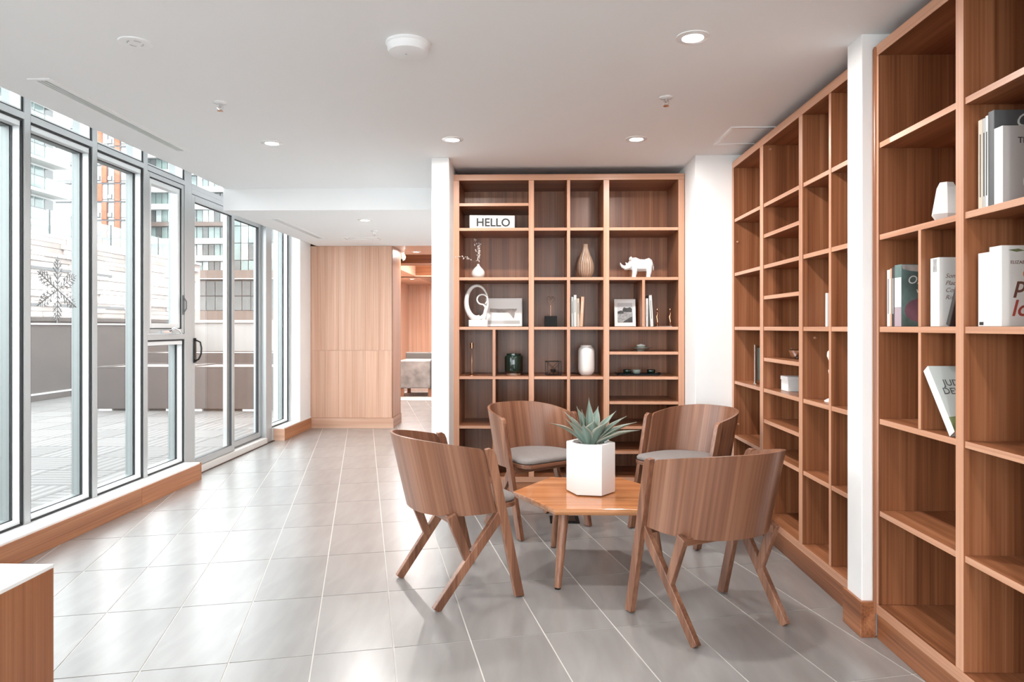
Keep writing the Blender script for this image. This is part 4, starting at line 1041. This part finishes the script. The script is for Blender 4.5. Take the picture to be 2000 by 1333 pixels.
# sprinklers
for px, py, z, lab in ((430, 200, ZC, 'small chrome sprinkler head over the left aisle'), (1301, 190, ZC, 'small chrome sprinkler head right of the smoke detector'), (731, 451, ZS, 'small sprinkler head in the lower ceiling')):
    x, y = ceil_pt(px, py, z); o = thing('sprinkler', lab, 'sprinkler', (x, y, z), 0.4, 'ceiling sprinklers')
    MB().lathe([(0.036, 0), (0.034, -0.005), (0.012, -0.009)], n=24).build('escutcheon', 'white_gloss', o, True)
    MB().lathe([(0.009, -0.008), (0.008, -0.026), (0.005, -0.028)], n=12).build('body', 'chrome', o, True, sharp=40)
    MB().tube([(-0.012, 0, -0.012), (-0.015, 0, -0.030), (0, 0, -0.044)], 0.0025, 6).tube([(0.012, 0, -0.012), (0.015, 0, -0.030), (0, 0, -0.044)], 0.0025, 6).build('yoke', 'chrome', o)
    MB().lathe([(0.002, -0.042), (0.015, -0.045), (0.015, -0.047), (0.002, -0.048)], n=14).build('deflector', 'copper', o)
# slot diffusers
def diffuser(x0, y0, y1, z, label):
    o_ = thing('slot_diffuser', label, 'air vent', (x0, y0, z), 0, 'linear slot air diffusers')
    L = y1 - y0
    MB().box(-0.055, -0.026, 0, L, -0.006, 0).box(0.026, 0.055, 0, L, -0.006, 0).box(-0.026, 0.026, 0, 0.02, -0.006, 0).box(-0.026, 0.026, L - 0.02, L, -0.006, 0).build('frame', 'ceiling_paint', o_, bevel=0.001)
    MB().box(-0.026, 0.026, 0.02, L - 0.02, -0.0012, 0).build('slot', 'alu', o_)
    for dx in (-0.013, 0.005): MB().box(dx, dx + 0.008, 0.02, L - 0.02, -0.005, -0.001).build('blade', 'alu_light', o_)
y0 = onX(62, -2.36); y1 = ceil_pt(310, 280)[1]
diffuser(-2.36, 3.32, 4.72, ZC, 'long slot air vent in the ceiling along the near windows')
diffuser(-2.38, 6.45, 7.95, ZS, 'slot air vent in the lower ceiling of the passage')
# access panels
def hatch(cx, cy_, w_, d_, z, label):
    o_ = thing('access_panel', label, 'access panel', (cx, cy_, z), 0, 'ceiling access panels')
    MB().box(-w_ / 2, -w_ / 2 + 0.018, -d_ / 2, d_ / 2, -0.006, 0).box(w_ / 2 - 0.018, w_ / 2, -d_ / 2, d_ / 2, -0.006, 0).box(-w_ / 2 + 0.018, w_ / 2 - 0.018, -d_ / 2, -d_ / 2 + 0.018, -0.006, 0).box(-w_ / 2 + 0.018, w_ / 2 - 0.018, d_ / 2 - 0.018, d_ / 2, -0.006, 0).build('frame', 'white_gloss', o_)
    MB().box(-w_ / 2 + 0.02, w_ / 2 - 0.02, -d_ / 2 + 0.02, d_ / 2 - 0.02, -0.0015, 0).build('door', 'ceiling_paint', o_)
hatch(1.40, 4.43, 0.40, 0.40, ZC, 'white square access panel in the ceiling above the side bookcase')
hatch(-1.90, 7.95, 0.40, 0.24, ZS, 'faint square access panel in the lower ceiling')
# dome camera
o = thing('dome_camera', 'white security dome camera hanging in the passage', 'camera', (-1.725, 9.36, ZS))
MB().lathe([(0.052, 0), (0.052, -0.012), (0.046, -0.02), (0.046, -0.036)], n=28).build('mount', 'white_gloss', o, True, sharp=40)
MB().lathe([(0.048, -0.034), (0.062, -0.05), (0.066, -0.075), (0.060, -0.10), (0.044, -0.120), (0.002, -0.131)], n=28).build('dome', 'white_gloss', o, True)
MB().lathe([(0.024, -0.10), (0.020, -0.128), (0.002, -0.134)], (0.012, -0.032, 0), 18).build('lens', 'black_matte', o, True)

# ================================================================== OTHER THINGS
# wooden counter, bottom left
o = thing('low_counter', 'low wooden cabinet with a white top in the bottom left corner', 'cabinet', (-1.985, 1.72, 0))
hx, hy = 0.40, 0.585
MB().box(-hx, hx, -hy, hy, 0.0, 0.458).build('body', 'sill_Z', o, bevel=0.002)
MB().box(-hx, hx, -hy, hy, 0.458, 0.470).build('top', 'white_gloss', o, bevel=0.001)
# floor socket
o = thing('floor_socket', 'black square floor outlet plate under the coffee table', 'outlet', (0.225, 4.60, 0))
MB().box(-0.095, 0.095, -0.085, 0.085, 0, 0.006).build('plate', 'black_matte', o, bevel=0.002)
MB().box(-0.07, 0.07, -0.06, 0.06, 0.006, 0.010).build('lid', 'black_metal', o, bevel=0.002)
# snowflake on the glass
sn = thing('snowflake_decoration', 'white glittering snowflake decoration on the window glass', 'decoration', (XG + 0.012, 4.262, 1.489))
fl = MB()
def arm2(a):
    ca, sa = math.cos(a), math.sin(a)
    f = lambda u, v: (0, (u * ca - v * sa), (u * sa + v * ca))
    fl.tube([f(0.0, 0), f(0.205, 0)], 0.0040, 5)
    for u, L in ((0.035, 0.03), (0.065, 0.050), (0.095, 0.058), (0.125, 0.050), (0.15, 0.036), (0.172, 0.022)):
        for s_ in (1, -1):
            p = f(u + L * 0.72, s_ * L * 0.72)
            fl.tube([f(u, 0), p], 0.0032, 5)
            if L > 0.04:
                fl.tube([f(u + L * 0.40, s_ * L * 0.40), f(u + L * 0.40 + 0.018, s_ * L * 0.40)], 0.0028, 4)
                fl.tube([f(u + L * 0.40, s_ * L * 0.40), f(u + L * 0.40, s_ * (L * 0.40 + 0.018))], 0.0028, 4)
for k in range(6): arm2(PI / 2 + k * PI / 3)
fl.build('crystal', 'snow_silver', sn)
hb = MB()
for k in range(6):
    a = PI / 2 + k * PI / 3 + PI / 6
    hb.tube([(0, 0.03 * math.cos(a), 0.03 * math.sin(a)), (0, 0.03 * math.cos(a + PI / 3), 0.03 * math.sin(a + PI / 3))], 0.002, 4)
hb.build('hub', 'snow_silver', sn)
# grey armchair down the passage
o = thing('lounge_chair', 'grey leather lounge chair beyond the wood wall', 'chair', (-1.93, 12.9, 0))
MB().box(-0.42, 0.16, -0.36, 0.36, 0.16, 0.66).build('arm_block', 'leather', o, bevel=0.02)
MB().box(0.16, 0.22, -0.38, 0.38, 0.14, 0.68).build('side_panel', 'leather_dark', o, bevel=0.01)
MB().box(-0.42, 0.18, 0.36, 0.52, 0.16, 0.78).build('backrest', 'leather_dark', o, bevel=0.02)
for dx, dy in ((0.14, -0.32), (-0.36, -0.32), (0.14, 0.40), (-0.36, 0.40)): MB().box(dx - 0.03, dx + 0.03, dy - 0.03, dy + 0.03, 0, 0.16).build('leg', 'chair_Z', o)
o = thing('floor_rug', 'pale rug edge under the grey lounge chair', 'rug', (-1.85, 12.8, 0.0))
MB().box(-0.75, 0.95, -0.85, 0.85, 0.0, 0.008).build('pile', 'terrace_wall_light', o)

# ================================================================== TERRACE
te = struct('terrace', 'grey rooftop terrace paved with ribbed pavers', 'terrace')
MB().box(-8.4, -2.985, -6, 17, -0.25, -0.03).build('bed', 'terrace_wall', te)
pv = MB().box(-0.2995, 0.2995, -0.2995, 0.2995, -0.025, 0.0).mesh('paver', 'paver')
for i in range(9):
    for j in range(-2, 16):
        x = -3.31 - i * 0.605; y = 3.4 + j * 0.605
        if abs(x) > 0.92 * y + 0.6 and y < 4.5: continue
        p_ = link('paver', pv, te); p_.location = (x, y, -0.005); p_.rotation_euler = (0, 0, PI / 2 * ((i + j) % 2))
tw = struct('terrace_wall', 'brown grey parapet wall round the terrace', 'parapet')
MB().box(-8.60, -8.40, -6, 17.2, -0.25, 1.36).build('side_parapet', 'terrace_wall', tw)
MB().box(-8.64, -8.36, -6, 17.2, 1.36, 1.43).build('side_cap', 'terrace_wall', tw)
MB().box(-8.40, -8.37, -6, 17.0, 1.30, 1.325).build('side_rail', 'alu_light', tw)
MB().box(-8.40, -8.36, -6, 17.0, 0.0, 0.10).build('side_base', 'terrace_wall', tw); MB().box(-8.40, -8.355, -6, 17.0, 0.10, 0.125).build('side_base_cap', 'alu_light', tw)
MB().box(-8.40, 2.0, 17.0, 17.2, -0.25, 1.36).build('end_parapet', 'terrace_wall_light', tw)
MB().box(-8.40, 2.0, 16.96, 17.24, 1.36, 1.43).build('end_cap', 'terrace_wall_light', tw)
MB().box(-2.985, -2.86, 9.6, 17.0, -0.25, 2.9).build('building_side', 'concrete_white', tw)
def planter(x0, x1, y0, y1, h_, label, mat='planter_brown'):
    o_ = thing('terrace_planter', label, 'planter', ((x0 + x1) / 2, (y0 + y1) / 2, -0.005)); a, b_ = (x1 - x0) / 2, (y1 - y0) / 2
    MB().box(-a, a, -b_, b_, 0.03, h_ - 0.02).build('body', mat, o_, bevel=0.01)
    MB().box(-a, a, -b_, -b_ + 0.05, h_ - 0.02, h_).box(-a, a, b_ - 0.05, b_, h_ - 0.02, h_).box(-a, -a + 0.05, -b_ + 0.05, b_ - 0.05, h_ - 0.02, h_).box(a - 0.05, a, -b_ + 0.05, b_ - 0.05, h_ - 0.02, h_).build('rim', mat, o_)
    MB().box(-a + 0.05, a - 0.05, -b_ + 0.05, b_ - 0.05, h_ - 0.04, h_ - 0.015).build('fill', 'stone_b', o_)
    for s_ in (-0.80, 0.05, 0.80): MB().box(s_ * a - 0.10, s_ * a + 0.10, -b_ + 0.01, -b_ + 0.06, 0.0, 0.03).build('foot', 'white_matte', o_)
planter(-6.53, -5.25, 10.45, 11.5, 0.665, 'brown box planter on the terrace, the left of the two in front')
planter(-5.22, -3.3, 10.45, 11.5, 0.665, 'long brown box planter on the terrace seen through the sliding door')
planter(-7.0, -3.2, 12.4, 13.4, 0.80, 'long brown planter at the back of the terrace')

# ================================================================== TOWN BEYOND
st = struct('street_ground', 'grey street level far below the terrace', 'ground')
MB().box(-260, 60, -60, 260, -9.2, -9.0).build('asphalt', 'street', st)
# stone clad hall
XS_ = -20.0
sb = thing('stone_building', 'low building clad in pale stacked stone strips with a glass railing', 'building', (XS_, 30, -9))
MB().box(-8, 0, -20, 12.2, 0, 14.0).build('core', 'stone_b', sb)
strips = [MB().box(-0.02, 0.05 + 0.02 * k, -0.5 * L, 0.5 * L, -h_ / 2, h_ / 2).mesh('stone_strip', m_) for k, (L, h_, m_) in enumerate(((2.2, .25, 'stone_a'), (1.4, .16, 'stone_c'), (1.8, .20, 'stone_b'), (2.8, .25, 'stone_c'), (1.1, .20, 'stone_a'), (2.0, .16, 'stone_c')))]
HS = [.25, .16, .20, .25, .20, .16]; LS = [2.2, 1.4, 1.8, 2.8, 1.1, 2.0]
rs = random.Random(5); z = 10.30; cnt = 0; more = MB()
while z < 13.95:
    k0 = rs.randrange(6); h_ = HS[k0]; y = -5.5 + rs.random()
    same = [k for k in range(6) if abs(HS[k] - h_) < 0.001]
    while y < 12.1:
        k = rs.choice(same); L = LS[k]
        if y + L > 12.2: break
        if cnt < 300 and y > -3.2:
            p_ = link('stone_strip', strips[k], sb); p_.location = (rs.uniform(-0.02, 0.03), y + L / 2, z + h_ / 2); cnt += 1
        else:
            more.box(-0.02, 0.06 + rs.uniform(-0.02, 0.03), y, y + L, z, z + h_)
        y += L + 0.02
    z += h_ + 0.015
if more.v: tag(more.build('stone_strips_beyond', 'stone_a', sb), kind='stuff')
for zz in (11.1, 12.6): MB().box(0.02, 0.14, -16, 6.2 - (zz - 11) * 2, zz, zz + 0.12).build('dark_reveal', 'facade_frame', sb)
MB().box(-0.05, 0.09, -20, 12.2, 14.0, 14.12).build('coping', 'concrete_white', sb)
for i in range(14):
    MB().box(-0.3, -0.27, -8 + i * 1.45, -6.60 + i * 1.45, 14.15, 15.15).build('railing_pane', 'glass_rail', sb)
    MB().box(-0.32, -0.25, -8.04 + i * 1.45, -8.0 + i * 1.45, 14.0, 15.2).build('railing_post', 'facade_frame', sb)

# white balcony block
ab = thing('apartment_block', 'white apartment block with stacked balconies behind the stone building', 'building', (-45, 58, -9))
MB().box(-14, -1.6, -14, 10.0, 0, 44).build('core', 'concrete_white', ab)
for f_ in range(3, 13):
    z0 = 22.75 - 9 + 9 - 0.05 + (f_ - 4) * 2.93 - 0.0
    z0 = 13.72 + 9 + (f_ - 4) * 2.93
    MB().box(-1.6, 0, -14, 9.8, z0, z0 + 0.28).build('balcony_slab', 'concrete_white', ab)
    MB().box(-0.16, 0, 6.45, 9.8, z0 + 0.28, z0 + 1.42).build('parapet', 'concrete_white', ab)
    for i in range(4):
        MB().box(-0.10, -0.06, 4.9 - i * 1.55, 6.4 - i * 1.55, z0 + 0.36, z0 + 1.40).build('railing_pane', 'glass_rail', ab)
    MB().box(-0.12, -0.04, -1.4, 6.45, z0 + 1.40, z0 + 1.46).build('railing_top', 'facade_frame', ab)
    for i in range(8):
        MB().box(-1.62, -1.55, 8.4 - i * 1.35, 9.6 - i * 1.35, z0 + 0.5, z0 + 2.75).build('window', 'facade_glass' if i % 3 else 'facade_glass_dark', ab)
# brick striped tower
bt = thing('brick_tower', 'pale glass tower with orange brick stripes', 'building', (onY(215, 113), 113, -9))
X0 = onY(215, 113)
RX = onY(272, 113) - X0
MB().box(-14, RX, 0, 2, 0, 58).build('core', 'facade_glass_light', bt)
zf = [10.26 + 26.9 - 9 + 0 for _ in (0,)]
for f_ in range(3, 19):
    zz = 9 + 1.26 + (639 - 391) * 113 / FPX + (f_ - 9) * 3.0
    MB().box(-14, RX, -0.18, 0, zz - 0.12, zz + 0.12).build('floor_band', 'facade_frame', bt)
    MB().box(-14, RX, -0.10, 0, zz + 0.42, zz + 0.48).build('transom', 'facade_frame', bt)
    for cpx in (187, 210, 262):
        xx = onY(cpx, 113) - X0
        MB().box(xx, xx + 0.75, -0.12, 0, zz + 0.5, zz + 1.25).build('vent_window', 'facade_frame', bt)
        MB().box(xx + 0.08, xx + 0.67, -0.14, 0, zz + 0.58, zz + 1.17).build('vent_pane', 'facade_glass_light', bt)
    sx = onY((191, 200)[f_ % 3 != 0], 113) - X0
    MB().box(sx, sx + 0.82, -0.30, 0, zz + 0.13, zz + 2.86).build('brick_pier', 'brick_red', bt)
    sx = onY(226, 113) - X0
    MB().box(sx, sx + 0.80, -0.30, 0, zz + 0.13, zz + 2.86).build('brick_pier', 'brick_red', bt)
for cpx in (178, 188, 211, 224, 236, 250, 262): xx = onY(cpx, 113) - X0; MB().box(xx - 0.05, xx + 0.05, -0.12, 0, 0, 58).build('mullion', 'facade_frame', bt)
# teal glass tower
GY = 118.0
gt = thing('glass_tower', 'teal glass tower with white floor bands seen through the sliding door', 'building', (onY(400, GY), GY, -9))
X0 = onY(400, GY); xl = onY(281, GY) - X0; xm = onY(441, GY) - X0; xr = onY(560, GY) - X0
zp = lambda py: 9 + HC + (YH - py) * GY / FPX
MB().box(xl, xr, 0.3, 14, 0, zp(180)).build('core', 'facade_frame', gt)
for f_ in range(-1, 9):
    zb = zp(504) + f_ * (zp(470) - zp(504))
    if f_ != 2: MB().box(xl, xm, -0.7, 0.3, zb - 0.45, zb + 0.45).build('floor_band', 'concrete_white', gt)
    else: MB().box(xl, xm, -0.5, 0.3, zb - 0.35, zb + 0.35).build('floor_band', 'fascia_brown', gt)
    n_ = 14; wd = (xm - xl) / n_
    for i in range(n_):
        MB().box(xl + i * wd + 0.06, xl + (i + 1) * wd - 0.06, 0.1, 0.3, zb + 0.46, zb + 2.42).build('window', ('facade_glass', 'facade_glass', 'facade_glass_light', 'facade_glass_dark')[rs.randrange(4)], gt)
    n_ = 8; wd = (xr - xm) / n_
    for i in range(n_):
        MB().box(xm + i * wd + 0.07, xm + (i + 1) * wd - 0.07, -0.1, 0.1, zb - 0.25, zb + 2.55).build('window', ('facade_glass', 'facade_glass_dark', 'facade_glass_light')[rs.randrange(3)], gt)
MB().box(xl, xr, -2.5, 0.3, zp(545), zp(529)).build('podium_fascia', 'fascia_brown', gt)
MB().box(xl, xr, -2.55, -2.5, zp(546.5), zp(545)).build('fascia_light_strip', 'concrete_white', gt)
n_ = 16; wd = (xr - xl) / n_
for i in range(n_):
    for z0, z1 in ((zp(577), zp(548)), (zp(606), zp(579))):
        MB().box(xl + i * wd + 0.05, xl + (i + 1) * wd - 0.05, 0.0, 0.3, z0, z1).build('podium_window', 'facade_glass_dark', gt)
MB().box(xl, xr, -0.2, 0.3, zp(640), zp(607)).build('podium_base', 'fascia_brown', gt)
